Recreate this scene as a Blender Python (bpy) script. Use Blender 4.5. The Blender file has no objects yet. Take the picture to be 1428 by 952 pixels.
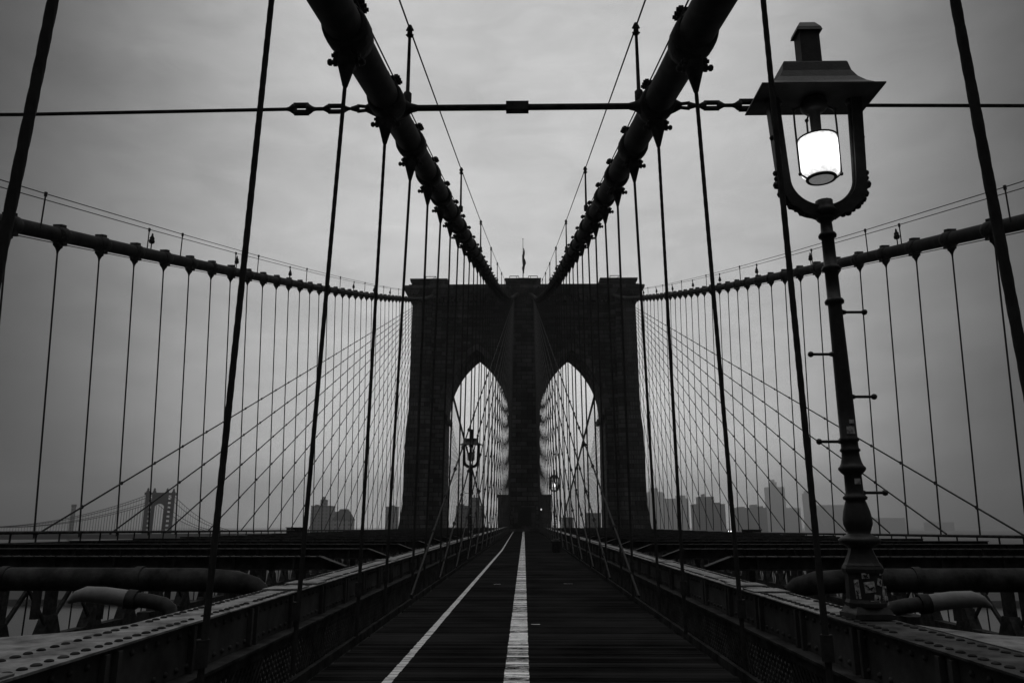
import bpy, math, random
from mathutils import Vector, Matrix
random.seed(7)
S = bpy.context.scene
COL = S.collection
R = math.radians
PI = math.pi

# ------------------------------------------------------------------ camera
cam_d = bpy.data.cameras.new('camera')
cam = bpy.data.objects.new('camera', cam_d)
COL.objects.link(cam)
cam_d.sensor_width = 36.0
cam_d.lens = 36.0 * 1050.0 / 1428.0
cam_d.clip_start = 0.1
cam_d.clip_end = 30000
PITCH = math.atan((732.0 - 476.0) / 1050.0)
YAW = math.atan((731.5 - 714.0) * math.cos(PITCH) / 1050.0)
cam.location = (0, 0, 0)
cam.rotation_euler = (PI / 2 + PITCH, 0, YAW)
S.camera = cam
S.render.resolution_x, S.render.resolution_y = 1024, 682

# ------------------------------------------------------------------ sky
W = bpy.data.worlds.new('World')
S.world = W
W.use_nodes = True
nt = W.node_tree
nt.nodes.clear()


def wn(kind, **kw):
    n = nt.nodes.new(kind)
    for k, v in kw.items():
        setattr(n, k, v)
    return n


def wmath(op, a, b=None, c=None, clamp=False):
    n = wn('ShaderNodeMath', operation=op, use_clamp=clamp)
    for i, v in enumerate((a, b, c)):
        if v is None:
            continue
        if isinstance(v, (int, float)):
            n.inputs[i].default_value = v
        else:
            nt.links.new(v, n.inputs[i])
    return n.outputs[0]


SUN_EL, SUN_ROT = R(16), R(0)
sky = wn('ShaderNodeTexSky', sky_type='NISHITA')
sky.sun_disc = False
sky.sun_elevation = SUN_EL
sky.sun_rotation = SUN_ROT
sky.dust_density = 6.0
bw = wn('ShaderNodeRGBToBW')
nt.links.new(sky.outputs[0], bw.inputs[0])
tc = wn('ShaderNodeTexCoord')
sep = wn('ShaderNodeSeparateXYZ')
nt.links.new(tc.outputs['Generated'], sep.inputs[0])
dx, dy, dz_ = sep.outputs[0], sep.outputs[1], sep.outputs[2]
el = wmath('ARCSINE', wmath('MINIMUM', wmath('MAXIMUM', dz_, -1.0), 1.0))
az = wmath('ARCTAN2', dx, dy)
# overcast brighter straight ahead; lens falloff is part of its dimming to both sides
SIG = R(24.0)
sig = wmath('ADD', wmath('MULTIPLY', wmath('DIVIDE', wmath('MAXIMUM', el, 0.0), R(18), clamp=True), R(6.5)), SIG)
azn = wmath('DIVIDE', wmath('SUBTRACT', az, R(-0.5)), sig)
lobe = wmath('EXPONENT', wmath('MULTIPLY', wmath('POWER', wmath('ABSOLUTE', azn), 3.7), -1.0))
elup = wmath('DIVIDE', wmath('MAXIMUM', wmath('ADD', el, R(6.5)), 0.0), R(18), clamp=True)      # murk near the horizon
elup = wmath('POWER', elup, 0.10)
low = wmath('SUBTRACT', 1.0, wmath('DIVIDE', wmath('MAXIMUM', el, 0.0), R(16), clamp=True))
glow = wmath('ADD', wmath('MULTIPLY', low, 0.75), 1.0)       # low sky raised to make up for the haze before it
front = wmath('MULTIPLY', wmath('MULTIPLY', wmath('MULTIPLY', lobe, elup), glow), 0.53)
zen = wmath('POWER', wmath('MAXIMUM', dz_, 0.0), 8.0)
zen = wmath('MULTIPLY', zen, 1.7)
base = wmath('ADD', wmath('MULTIPLY', wmath('MAXIMUM', dz_, 0.0), 0.04), 0.012)
# cloud mottling
mp = wn('ShaderNodeMapping')
mp.inputs['Scale'].default_value = (1.0, 1.0, 2.2)
nt.links.new(tc.outputs['Generated'], mp.inputs[0])
no = wn('ShaderNodeTexNoise')
no.inputs['Scale'].default_value = 3.2
no.inputs['Detail'].default_value = 6.0
no.inputs['Roughness'].default_value = 0.55
nt.links.new(mp.outputs[0], no.inputs['Vector'])
mp2 = wn('ShaderNodeMapping')
mp2.inputs['Scale'].default_value = (1.0, 1.0, 3.0)
mp2.inputs['Location'].default_value = (3.1, 0.4, 1.7)
nt.links.new(tc.outputs['Generated'], mp2.inputs[0])
no2 = wn('ShaderNodeTexNoise')
no2.inputs['Scale'].default_value = 9.0
no2.inputs['Detail'].default_value = 9.0
no2.inputs['Roughness'].default_value = 0.62
no2.inputs['Distortion'].default_value = 0.6
nt.links.new(mp2.outputs[0], no2.inputs['Vector'])
mott = wmath('ADD', wmath('MULTIPLY', wmath('SUBTRACT', no.outputs['Fac'], 0.5), 0.62), 1.0)
mott = wmath('ADD', wmath('MULTIPLY', wmath('SUBTRACT', no2.outputs['Fac'], 0.5), 0.52), mott)
tot = wmath('ADD', wmath('ADD', front, zen), base)
tot = wmath('ADD', wmath('MULTIPLY', tot, mott), wmath('MULTIPLY', bw.outputs[0], 0.0012))
bg = wn('ShaderNodeBackground')
bg.inputs['Strength'].default_value = 1.0
nt.links.new(tot, bg.inputs['Color'])
wo = wn('ShaderNodeOutputWorld')
nt.links.new(bg.outputs[0], wo.inputs['Surface'])

# ------------------------------------------------------------------ sun (veiled by the overcast)
sl = bpy.data.lights.new('sun', 'SUN')
sl.energy = 0.06
sl.angle = R(40)
so = bpy.data.objects.new('sun', sl)
COL.objects.link(so)
so.rotation_euler = (R(90) - SUN_EL, 0, PI)   # light arrives from ahead (+Y), low
so.rotation_euler = Vector((0, math.cos(SUN_EL), math.sin(SUN_EL))).to_track_quat('Z', 'Y').to_euler()

vs = S.view_settings
vs.view_transform = 'Standard'
vs.look = 'None'
vs.exposure = 0.0
vs.gamma = 1.0
vs.use_curve_mapping = False

# ------------------------------------------------------------------ materials
MATS = {}


def mat(name, val, rough=0.6, spec=0.3, noise=None, bump=None, emit=None, metal=0.0, ior=1.5):
    """grey procedural material: base value, blotchy noise (scale, amount), bump (scale, strength)"""
    if name in MATS:
        return MATS[name]
    m = bpy.data.materials.new(name)
    m.use_nodes = True
    t = m.node_tree
    b = t.nodes['Principled BSDF']
    b.inputs['Base Color'].default_value = (val, val, val, 1)
    b.inputs['Roughness'].default_value = rough
    b.inputs['Specular IOR Level'].default_value = spec
    b.inputs['Metallic'].default_value = metal
    b.inputs['IOR'].default_value = ior
    co = t.nodes.new('ShaderNodeTexCoord')
    if noise:
        n = t.nodes.new('ShaderNodeTexNoise')
        n.inputs['Scale'].default_value = noise[0]
        n.inputs['Detail'].default_value = 8
        n.inputs['Roughness'].default_value = 0.65
        t.links.new(co.outputs['Object'], n.inputs['Vector'])
        r = t.nodes.new('ShaderNodeMapRange')
        r.inputs['From Min'].default_value = 0.3
        r.inputs['From Max'].default_value = 0.7
        r.inputs['To Min'].default_value = val * (1 - noise[1])
        r.inputs['To Max'].default_value = val * (1 + noise[1])
        t.links.new(n.outputs['Fac'], r.inputs['Value'])
        t.links.new(r.outputs[0], b.inputs['Base Color'])
    if bump:
        n2 = t.nodes.new('ShaderNodeTexNoise')
        n2.inputs['Scale'].default_value = bump[0]
        n2.inputs['Detail'].default_value = 6
        t.links.new(co.outputs['Object'], n2.inputs['Vector'])
        bp = t.nodes.new('ShaderNodeBump')
        bp.inputs['Strength'].default_value = bump[1]
        bp.inputs['Distance'].default_value = 0.02
        t.links.new(n2.outputs['Fac'], bp.inputs['Height'])
        t.links.new(bp.outputs[0], b.inputs['Normal'])
    if emit:
        b.inputs['Emission Color'].default_value = (1, 1, 1, 1)
        b.inputs['Emission Strength'].default_value = emit
    MATS[name] = m
    return m


M_STEEL = mat('dark painted steel', 0.034, 0.6, 0.10, (3.5, 0.75), (18, 0.35), ior=1.14)
M_CABLE = mat('wrapped cable paint', 0.03, 0.6, 0.10, (2.0, 0.35), (14, 0.2), ior=1.14)
M_ROPE = mat('galvanised wire rope', 0.04, 0.6, 0.12, (6.0, 0.3), ior=1.14)
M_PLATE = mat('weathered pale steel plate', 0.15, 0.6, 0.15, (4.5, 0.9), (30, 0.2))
M_PLATE_D = mat('weathered grey and corner-darkened plate', 0.055, 0.6, 0.15, (5.0, 0.8), (30, 0.2), ior=1.14)
M_WEB = mat('steel web paint', 0.058, 0.65, 0.08, (1.6, 0.5), (18, 0.15), ior=1.14)
M_RIVET = mat('rivet paint', 0.035, 0.6, 0.1, (7.0, 0.8), ior=1.14)
M_IRON = mat('black cast iron', 0.030, 0.45, 0.22, (9.0, 0.35), (40, 0.12))
M_GLOBE = mat('lit lamp glass', 0.8, 0.3, 0.4, emit=1.5)
_t = M_GLOBE.node_tree
_b = _t.nodes['Principled BSDF']
_co = _t.nodes.new('ShaderNodeTexCoord')
_sp = _t.nodes.new('ShaderNodeSeparateXYZ'); _t.links.new(_co.outputs['Object'], _sp.inputs[0])
_d = _t.nodes.new('ShaderNodeMath'); _d.operation = 'SUBTRACT'; _d.inputs[1].default_value = 4.47
_t.links.new(_sp.outputs[2], _d.inputs[0])
_a = _t.nodes.new('ShaderNodeMath'); _a.operation = 'ABSOLUTE'; _t.links.new(_d.outputs[0], _a.inputs[0])
_n = _t.nodes.new('ShaderNodeTexNoise'); _n.inputs['Scale'].default_value = 26; _n.inputs['Detail'].default_value = 6
_t.links.new(_co.outputs['Object'], _n.inputs['Vector'])
_m = _t.nodes.new('ShaderNodeMath'); _m.operation = 'MULTIPLY_ADD'; _m.inputs[1].default_value = 0.16
_t.links.new(_n.outputs['Fac'], _m.inputs[0]); _t.links.new(_a.outputs[0], _m.inputs[2])
_r = _t.nodes.new('ShaderNodeMapRange')
_r.inputs['From Min'].default_value = 0.16; _r.inputs['From Max'].default_value = 0.33
_r.inputs['To Min'].default_value = 2.1; _r.inputs['To Max'].default_value = 0.35
_t.links.new(_m.outputs[0], _r.inputs['Value']); _t.links.new(_r.outputs[0], _b.inputs['Emission Strength'])
M_GLOBE_OFF = mat('unlit lamp glass', 0.10, 0.2, 0.5)
M_LENSGLASS = mat('glowing lens glass', 0.25, 0.3, 0.4, (14.0, 0.8), emit=0.12)
M_WRAP = mat('pale pipe wrap', 0.17, 0.75, 0.2, (4.0, 0.25), (12, 0.4))
M_PIPE = mat('grey pipe', 0.04, 0.6, 0.3, (4.0, 0.7), ior=1.14)
M_STICKER = mat('paper sticker', 0.40, 0.4, 0.4, (30.0, 0.95))
M_INK = mat('sticker ink', 0.02, 0.6, 0.2)
M_ASPHALT = mat('asphalt', 0.028, 0.9, 0.05, (0.6, 0.25), ior=1.14)
M_WATER = mat('river water', 0.02, 0.35, 0.4, None, (0.15, 0.8))
M_LAND = mat('far shore ground', 0.05, 0.9, 0.1, (0.01, 0.4))
M_BRONZE = mat('dark bronze plaque', 0.018, 0.45, 0.4)
M_LIT = mat('lit lamp lens', 0.8, 0.3, 0.3, emit=1.6)
M_BIN = mat('bin metal', 0.05, 0.5, 0.3, (6.0, 0.4))
M_FLAG = mat('flag cloth', 0.06, 0.9, 0.1, (4.0, 0.6))
M_FARSTEEL = mat('distant bridge steel', 0.012, 0.8, 0.1)
M_UNDER = mat('underdeck timber', 0.015, 0.9, 0.05)


def stone(name, val, bw_=1.9, bh=0.78, mortar=0.06):
    m = bpy.data.materials.new(name)
    m.use_nodes = True
    t = m.node_tree
    b = t.nodes['Principled BSDF']
    b.inputs['Roughness'].default_value = 0.85
    b.inputs['Specular IOR Level'].default_value = 0.15
    co = t.nodes.new('ShaderNodeTexCoord')
    sp = t.nodes.new('ShaderNodeSeparateXYZ')
    t.links.new(co.outputs['Object'], sp.inputs[0])
    ad = t.nodes.new('ShaderNodeMath'); ad.operation = 'ADD'
    t.links.new(sp.outputs[0], ad.inputs[0]); t.links.new(sp.outputs[1], ad.inputs[1])
    cb = t.nodes.new('ShaderNodeCombineXYZ')
    t.links.new(ad.outputs[0], cb.inputs[0]); t.links.new(sp.outputs[2], cb.inputs[1])
    br = t.nodes.new('ShaderNodeTexBrick')
    br.inputs['Scale'].default_value = 1.0
    br.inputs['Brick Width'].default_value = bw_
    br.inputs['Row Height'].default_value = bh
    br.inputs['Mortar Size'].default_value = mortar
    br.inputs['Color1'].default_value = (val * 1.8,) * 3 + (1,)
    br.inputs['Color2'].default_value = (val * 0.55,) * 3 + (1,)
    br.inputs['Mortar'].default_value = (val * 0.25,) * 3 + (1,)
    t.links.new(cb.outputs[0], br.inputs['Vector'])
    n = t.nodes.new('ShaderNodeTexNoise')
    n.inputs['Scale'].default_value = 0.35
    n.inputs['Detail'].default_value = 9
    n.inputs['Roughness'].default_value = 0.7
    mpn = t.nodes.new('ShaderNodeMapping')
    mpn.inputs['Scale'].default_value = (1.6, 1.6, 0.35)     # rain streaks run downwards
    t.links.new(co.outputs['Object'], mpn.inputs[0])
    t.links.new(mpn.outputs[0], n.inputs['Vector'])
    r = t.nodes.new('ShaderNodeMapRange')
    r.inputs['From Min'].default_value = 0.3; r.inputs['From Max'].default_value = 0.7
    r.inputs['To Min'].default_value = 0.40; r.inputs['To Max'].default_value = 1.65
    t.links.new(n.outputs['Fac'], r.inputs['Value'])
    mx = t.nodes.new('ShaderNodeMix'); mx.data_type = 'RGBA'; mx.blend_type = 'MULTIPLY'
    mx.inputs['Factor'].default_value = 1.0
    t.links.new(br.outputs['Color'], mx.inputs[6]); t.links.new(r.outputs[0], mx.inputs[7])
    t.links.new(mx.outputs[2], b.inputs['Base Color'])
    bp = t.nodes.new('ShaderNodeBump'); bp.inputs['Strength'].default_value = 0.8; bp.inputs['Distance'].default_value = 0.08
    iv = t.nodes.new('ShaderNodeMath'); iv.operation = 'SUBTRACT'; iv.inputs[0].default_value = 1.0
    t.links.new(br.outputs['Fac'], iv.inputs[1])
    t.links.new(iv.outputs[0], bp.inputs['Height']); t.links.new(bp.outputs[0], b.inputs['Normal'])
    return m


M_STONE = stone('granite blocks', 0.043)
M_STONE2 = stone('granite trim', 0.050, 2.4, 0.9, 0.02)


def plank_material(name, paint, pv=0.85, wear=0.50):
    """wet dark boards laid crosswise; with paint=True the worn white paint on them"""
    m = bpy.data.materials.new(name)
    m.use_nodes = True
    t = m.node_tree
    b = t.nodes['Principled BSDF']
    b.inputs['Roughness'].default_value = 0.62
    b.inputs['IOR'].default_value = 1.06
    b.inputs['Specular IOR Level'].default_value = 0.03
    co = t.nodes.new('ShaderNodeTexCoord')
    sp = t.nodes.new('ShaderNodeSeparateXYZ'); t.links.new(co.outputs['Object'], sp.inputs[0])
    dv = t.nodes.new('ShaderNodeMath'); dv.operation = 'DIVIDE'; dv.inputs[1].default_value = 0.15
    t.links.new(sp.outputs[1], dv.inputs[0])
    fl = t.nodes.new('ShaderNodeMath'); fl.operation = 'FLOOR'; t.links.new(dv.outputs[0], fl.inputs[0])
    wnz = t.nodes.new('ShaderNodeTexWhiteNoise'); wnz.noise_dimensions = '1D'
    t.links.new(fl.outputs[0], wnz.inputs['W'])
    mpn = t.nodes.new('ShaderNodeMapping'); mpn.inputs['Scale'].default_value = (2.2, 38, 10)
    t.links.new(co.outputs['Object'], mpn.inputs[0])
    n = t.nodes.new('ShaderNodeTexNoise'); n.inputs['Scale'].default_value = 1.0
    n.inputs['Detail'].default_value = 7; n.inputs['Roughness'].default_value = 0.65
    t.links.new(mpn.outputs[0], n.inputs['Vector'])
    ml = t.nodes.new('ShaderNodeMath'); ml.operation = 'MULTIPLY_ADD'
    ml.inputs[1].default_value = 0.6; t.links.new(wnz.outputs['Value'], ml.inputs[0]); t.links.new(n.outputs['Fac'], ml.inputs[2])
    r = t.nodes.new('ShaderNodeMapRange')
    r.inputs['From Min'].default_value = 0.3; r.inputs['From Max'].default_value = 1.3
    r.inputs['To Min'].default_value = 0.002; r.inputs['To Max'].default_value = 0.025
    npz = t.nodes.new('ShaderNodeTexNoise'); npz.inputs['Scale'].default_value = 0.9; npz.inputs['Detail'].default_value = 5
    t.links.new(co.outputs['Object'], npz.inputs['Vector'])
    mla = t.nodes.new('ShaderNodeMath'); mla.operation = 'MULTIPLY_ADD'; mla.inputs[1].default_value = 1.3
    t.links.new(npz.outputs['Fac'], mla.inputs[0]); t.links.new(ml.outputs[0], mla.inputs[2])
    sb = t.nodes.new('ShaderNodeMath'); sb.operation = 'SUBTRACT'; sb.inputs[1].default_value = 0.65
    t.links.new(mla.outputs[0], sb.inputs[0])
    t.links.new(sb.outputs[0], r.inputs['Value'])
    if paint:
        mp2 = t.nodes.new('ShaderNodeMapping'); mp2.inputs['Scale'].default_value = (7, 75, 10)
        t.links.new(co.outputs['Object'], mp2.inputs[0])
        n2 = t.nodes.new('ShaderNodeTexNoise'); n2.inputs['Scale'].default_value = 1.0
        n2.inputs['Detail'].default_value = 8; n2.inputs['Roughness'].default_value = 0.7
        t.links.new(mp2.outputs[0], n2.inputs['Vector'])
        ad = t.nodes.new('ShaderNodeMath'); ad.operation = 'MULTIPLY_ADD'; ad.inputs[1].default_value = 0.16
        t.links.new(wnz.outputs['Value'], ad.inputs[0]); t.links.new(n2.outputs['Fac'], ad.inputs[2])
        r2 = t.nodes.new('ShaderNodeMapRange')
        r2.inputs['From Min'].default_value = wear; r2.inputs['From Max'].default_value = wear + 0.06
        t.links.new(ad.outputs[0], r2.inputs['Value'])
        mx = t.nodes.new('ShaderNodeMix'); mx.data_type = 'FLOAT'
        t.links.new(r2.outputs[0], mx.inputs['Factor']); t.links.new(r.outputs[0], mx.inputs[2])
        mx.inputs[3].default_value = pv
        t.links.new(mx.outputs[0], b.inputs['Base Color'])
    else:
        t.links.new(r.outputs[0], b.inputs['Base Color'])
    bp = t.nodes.new('ShaderNodeBump'); bp.inputs['Strength'].default_value = 0.25; bp.inputs['Distance'].default_value = 0.01
    t.links.new(n.outputs['Fac'], bp.inputs['Height']); t.links.new(bp.outputs[0], b.inputs['Normal'])
    return m


M_PLANK = plank_material('wet dark boards', False)
M_PAINT = plank_material('worn white paint on boards', True, 0.9, 0.525)
M_PAINT2 = plank_material('dull edge paint on boards', True, 0.62, 0.44)


def facade(name, val, win, fw=5.6, fh=5.2):
    """distant masonry with rows of darker windows"""
    m = bpy.data.materials.new(name)
    m.use_nodes = True
    t = m.node_tree
    b = t.nodes['Principled BSDF']
    b.inputs['Roughness'].default_value = 0.8
    co = t.nodes.new('ShaderNodeTexCoord')
    sp = t.nodes.new('ShaderNodeSeparateXYZ'); t.links.new(co.outputs['Object'], sp.inputs[0])

    def mth(op, a, bb):
        n = t.nodes.new('ShaderNodeMath'); n.operation = op
        for i, v in enumerate((a, bb)):
            if isinstance(v, (int, float)): n.inputs[i].default_value = v
            else: t.links.new(v, n.inputs[i])
        return n.outputs[0]
    u = mth('FRACT', mth('DIVIDE', mth('ADD', sp.outputs[0], sp.outputs[1]), fw), 0)
    v = mth('FRACT', mth('DIVIDE', sp.outputs[2], fh), 0)
    w = mth('MULTIPLY', mth('MULTIPLY', mth('GREATER_THAN', u, 0.3), mth('LESS_THAN', u, 0.75)),
            mth('MULTIPLY', mth('GREATER_THAN', v, 0.3), mth('LESS_THAN', v, 0.8)))
    mx = t.nodes.new('ShaderNodeMix'); mx.data_type = 'FLOAT'
    t.links.new(w, mx.inputs['Factor']); mx.inputs[2].default_value = val; mx.inputs[3].default_value = win
    t.links.new(mx.outputs[0], b.inputs['Base Color'])
    return m


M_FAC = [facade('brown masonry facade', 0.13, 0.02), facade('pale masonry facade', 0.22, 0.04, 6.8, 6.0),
         facade('dark masonry facade', 0.07, 0.015, 6.2, 5.4)]


# ------------------------------------------------------------------ mesh builder
class MB:
    def __init__(self):
        self.v, self.f, self.s, self.m = [], [], [], []

    def add(self, vs, fs, smooth=False, mi=0):
        o = len(self.v)
        self.v += [tuple(p) for p in vs]
        for q in fs:
            self.f.append([i + o for i in q]); self.s.append(smooth); self.m.append(mi)

    def hexa(self, p, mi=0):
        """8 corner points: bottom ring 0-3, top ring 4-7"""
        self.add(p, [(3, 2, 1, 0), (4, 5, 6, 7), (0, 1, 5, 4), (1, 2, 6, 5), (2, 3, 7, 6), (3, 0, 4, 7)], False, mi)

    def box(self, x0, x1, y0, y1, z0, z1, mi=0):
        self.hexa([(x0, y0, z0), (x1, y0, z0), (x1, y1, z0), (x0, y1, z0),
                   (x0, y0, z1), (x1, y0, z1), (x1, y1, z1), (x0, y1, z1)], mi)

    def frustum(self, b, t, z0, z1, mi=0):
        """b,t = (x0,x1,y0,y1) rectangles"""
        self.hexa([(b[0], b[2], z0), (b[1], b[2], z0), (b[1], b[3], z0), (b[0], b[3], z0),
                   (t[0], t[2], z1), (t[1], t[2], z1), (t[1], t[3], z1), (t[0], t[3], z1)], mi)

    def bar(self, a, b, w, h, up=(0, 0, 1), mi=0):
        a, b = Vector(a), Vector(b)
        d = (b - a).normalized()
        u = Vector(up)
        if abs(d.dot(u)) > 0.98:
            u = Vector((1, 0, 0))
        s = d.cross(u).normalized() * w / 2
        t = s.cross(d).normalized() * h / 2
        self.hexa([a - s - t, a + s - t, a + s + t, a - s + t, b - s - t, b + s - t, b + s + t, b - s + t], mi)

    def tube(self, pts, r, n=8, cap=True, mi=0, smooth=True):
        pts = [Vector(p) for p in pts]
        rs = r if isinstance(r, (list, tuple)) else [r] * len(pts)
        rings = []
        ref = None
        for i, p in enumerate(pts):
            d = (pts[min(i + 1, len(pts) - 1)] - pts[max(i - 1, 0)]).normalized()
            if ref is None:
                ref = Vector((1, 0, 0)) if abs(d.x) < 0.8 else Vector((0, 0, 1))
            s = (ref - d * ref.dot(d)).normalized()
            ref = s
            t = d.cross(s)
            rings.append([p + (s * math.cos(2 * PI * k / n) + t * math.sin(2 * PI * k / n)) * rs[i] for k in range(n)])
        vs = [q for ring in rings for q in ring]
        fs = []
        for i in range(len(pts) - 1):
            for k in range(n):
                a, b = i * n + k, i * n + (k + 1) % n
                fs.append((a, b, b + n, a + n))
        self.add(vs, fs, smooth, mi)
        if cap:
            self.add(rings[0], [tuple(reversed(range(n)))], False, mi)
            self.add(rings[-1], [tuple(range(n))], False, mi)

    def strand_rope(self, a, b, r, pitch=0.34, strands=6, per=14, n=24):
        """laid wire rope: lobed cross-section turning along its length"""
        a, b = Vector(a), Vector(b)
        L = (b - a).length
        d = (b - a).normalized()
        s = Vector((1, 0, 0)); s = (s - d * s.dot(d)).normalized(); t = d.cross(s)
        m = max(2, int(L / pitch * per))
        vs, fs = [], []
        for i in range(m + 1):
            z = L * i / m
            ph = 2 * PI * z / pitch
            for k in range(n):
                th = 2 * PI * k / n
                rr = r * (0.86 + 0.18 * abs(math.cos((th * strands + ph * strands / 3.0) / 2)))
                vs.append(a + d * z + (s * math.cos(th) + t * math.sin(th)) * rr)
        for i in range(m):
            for k in range(n):
                p, q = i * n + k, i * n + (k + 1) % n
                fs.append((p, q, q + n, p + n))
        self.add(vs, fs, True)

    def lathe(self, prof, c=(0, 0, 0), n=20, mi=0, smooth=True, sx=1.0, sy=1.0, rot=0.0):
        """prof = [(r, z)...] about the vertical"""
        vs, fs = [], []
        for r, z in prof:
            for k in range(n):
                th = 2 * PI * k / n + rot
                vs.append((c[0] + r * math.cos(th) * sx, c[1] + r * math.sin(th) * sy, c[2] + z))
        for i in range(len(prof) - 1):
            for k in range(n):
                a, b = i * n + k, i * n + (k + 1) % n
                fs.append((a, b, b + n, a + n))
        fs.append(tuple(reversed(range(n))))
        o = (len(prof) - 1) * n
        fs.append(tuple(o + k for k in range(n)))
        self.add(vs, fs, smooth, mi)

    def blob(self, c, r, n=6, sz=1.0):
        prof = [(r * math.sin(PI * i / 4) + 1e-4, -r * sz * math.cos(PI * i / 4)) for i in range(5)]
        self.lathe(prof, c, n)

    def build(self, name, mats, parent=None, loc=None):
        me = bpy.data.meshes.new(name)
        me.from_pydata(self.v, [], self.f)
        for p, s, k in zip(me.polygons, self.s, self.m):
            p.use_smooth = s
            p.material_index = k
        for m in (mats if isinstance(mats, (list, tuple)) else [mats]):
            me.materials.append(m)
        me.update()
        o = bpy.data.objects.new(name, me)
        COL.objects.link(o)
        if parent is not None:
            o.parent = parent
        if loc:
            o.location = loc
        return o


def tag(o, label, cat, group=None):
    o['label'] = label
    o['category'] = cat
    o['kind'] = 'thing'
    if group:
        o['group'] = group
    return o


def struct(o, kind='structure'):
    o['kind'] = kind
    return o


def thing(name, loc, label, cat, group=None):
    o = bpy.data.objects.new(name, None)
    COL.objects.link(o)
    o.location = loc
    return tag(o, label, cat, group)


def part(mb, name, m, parent):
    """build a mesh given in world coordinates as a child of an Empty/mesh placed at parent's world location"""
    off = Vector((0, 0, 0))
    p = parent
    while p is not None:
        off += p.location
        p = p.parent
    mb.v = [(x - off.x, y - off.y, z - off.z) for x, y, z in mb.v]
    return mb.build(name, m, parent)


def ordinal(n):
    if 10 <= n % 100 <= 20:
        return '%dth' % n
    return '%d%s' % (n, {1: 'st', 2: 'nd', 3: 'rd'}.get(n % 10, 'th'))


SIDE = {-1: 'left', 1: 'right'}


def dz(y):
    """the deck climbs gently towards the tower"""
    return 0.0045 * y


def cz(y):
    """height of the cable centre above eye level on the near span"""
    return 4.35 + 0.235 * y + 0.00028 * y * y


TY0, TY1 = 132.0, 144.0        # tower front and back planes


def cz_far(y):
    s = y - TY1
    return 39.6 - 0.178 * s + 0.00002 * s * s


XI, XO = 2.35, 17.9            # cable offsets
XTO = 17.3                     # outer truss

# ------------------------------------------------------------------ water, shore, roadways, promenade
mb = MB()
mb.add([(-9000, -3000, -42), (9000, -3000, -42), (9000, 12000, -42), (-9000, 12000, -42)], [(0, 1, 2, 3)])
struct(mb.build('water', M_WATER))
mb = MB()
mb.box(-4400, 4400, 420, 5590, -43.4, -38.5)
mb.box(-4400, -500, 380, 419, -43.4, -39)
struct(mb.build('far_shore', M_LAND))

for sd in (-1, 1):
    for (a, b) in ((-6, 131.0), (144.9, 356)):
        mb = MB()
        x0, x1 = sorted((sd * 3.6, sd * 16.9))
        mb.box(x0, x1, a, b, -5.1, -4.75)
        struct(mb.build('roadway', M_ASPHALT))

mb = MB()
y = -3.0
while y < 130.9:
    w = 0.138
    z = -1.6 + dz(y) + random.uniform(-0.003, 0.003)
    e1, e2 = random.uniform(-0.02, 0.02), random.uniform(-0.02, 0.02)
    mb.box(-2.24 + e1, 2.24 + e2, y, y + w, z - 0.05, z)
    y += 0.15
struct(mb.build('promenade', M_PLANK))
mb = MB()
mb.hexa([(-2.3, -3, -1.80 + dz(-3)), (2.3, -3, -1.80 + dz(-3)), (2.3, 131, -1.80 + dz(131)), (-2.3, 131, -1.80 + dz(131)),
         (-2.3, -3, -1.70 + dz(-3)), (2.3, -3, -1.70 + dz(-3)), (2.3, 131, -1.70 + dz(131)), (-2.3, 131, -1.70 + dz(131))])
struct(mb.build('promenade_floor', M_UNDER))


def painted(name, fx, w, y0, y1, seed, m=None):
    rnd = random.Random(seed)
    mb = MB()
    y = -3.0
    while y < 130.9:
        if y0 <= y <= y1:
            xc = fx(y)
            z = -1.6 + dz(y) + 0.006
            a, b = xc - w / 2 + rnd.uniform(-.004, .004), xc + w / 2 + rnd.uniform(-.004, .004)
            d = 0.002 + (.035 if rnd.random() < .06 else 0)
            mb.add([(a, y + d, z), (b, y + d, z), (b, y + 0.136, z), (a, y + 0.136, z)], [(0, 1, 2, 3)])
        y += 0.15
    return struct(mb.build(name, m or M_PAINT))


painted('centre_line', lambda y: -0.085 - 0.0006 * y, 0.265, -3, 130.5, 1)
painted('edge_line', lambda y: -1.44 + 0.003 * min(y, 45) - max(0, y - 45) * 0.0066, 0.10, -3, 130.5, 2, M_PAINT2)
mb = MB()
for (x, yy, w) in ((0.17, 12.75, 0.14), (-0.72, 20.7, 0.18), (1.15, 20.9, 0.24)):
    z = -1.6 + dz(yy) + 0.006
    mb.add([(x - w / 2, yy, z), (x + w / 2, yy, z), (x + w / 2, yy + 0.05, z), (x - w / 2, yy + 0.05, z)], [(0, 1, 2, 3)])
struct(mb.build('paint_dashes', M_PAINT))

# ------------------------------------------------------------------ the stone tower
tw = thing('bridge_tower', (0, TY0, -42), 'massive dark granite bridge tower with two pointed gothic arches across the promenade', 'bridge tower')
A0, A1 = 2.75, 14.3                 # arch opening in |x|
ZS, ZA = 19.0, 30.8                 # springing and apex
AC, HW = (A0 + A1) / 2, (A1 - A0) / 2
AH = ZA - ZS
AR = (HW * HW + AH * AH) / (2 * HW)


def arch_z(x, grow=0.0):
    d = abs(x - AC)                  # each half is an arc centred on the far side
    r = AR + grow
    c = AR - HW
    q = r * r - (d + c) ** 2
    return ZS + math.sqrt(max(q, 0.0))


WY0, WY1 = TY0 + 0.7, TY1 - 0.7
ZT = 40.6
wall = MB()


def profile_x(z):
    tab = [(-43, 22.4), (-2.5, 21.7), (0, 21.3), (3.5, 20.85), (16, 20.75), (19.7, 20.4), (ZT, 20.3)]
    for (a, xa), (b, xb) in zip(tab, tab[1:]):
        if a <= z <= b:
            return xa + (xb - xa) * (z - a) / (b - a)
    return tab[-1][1]


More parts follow.
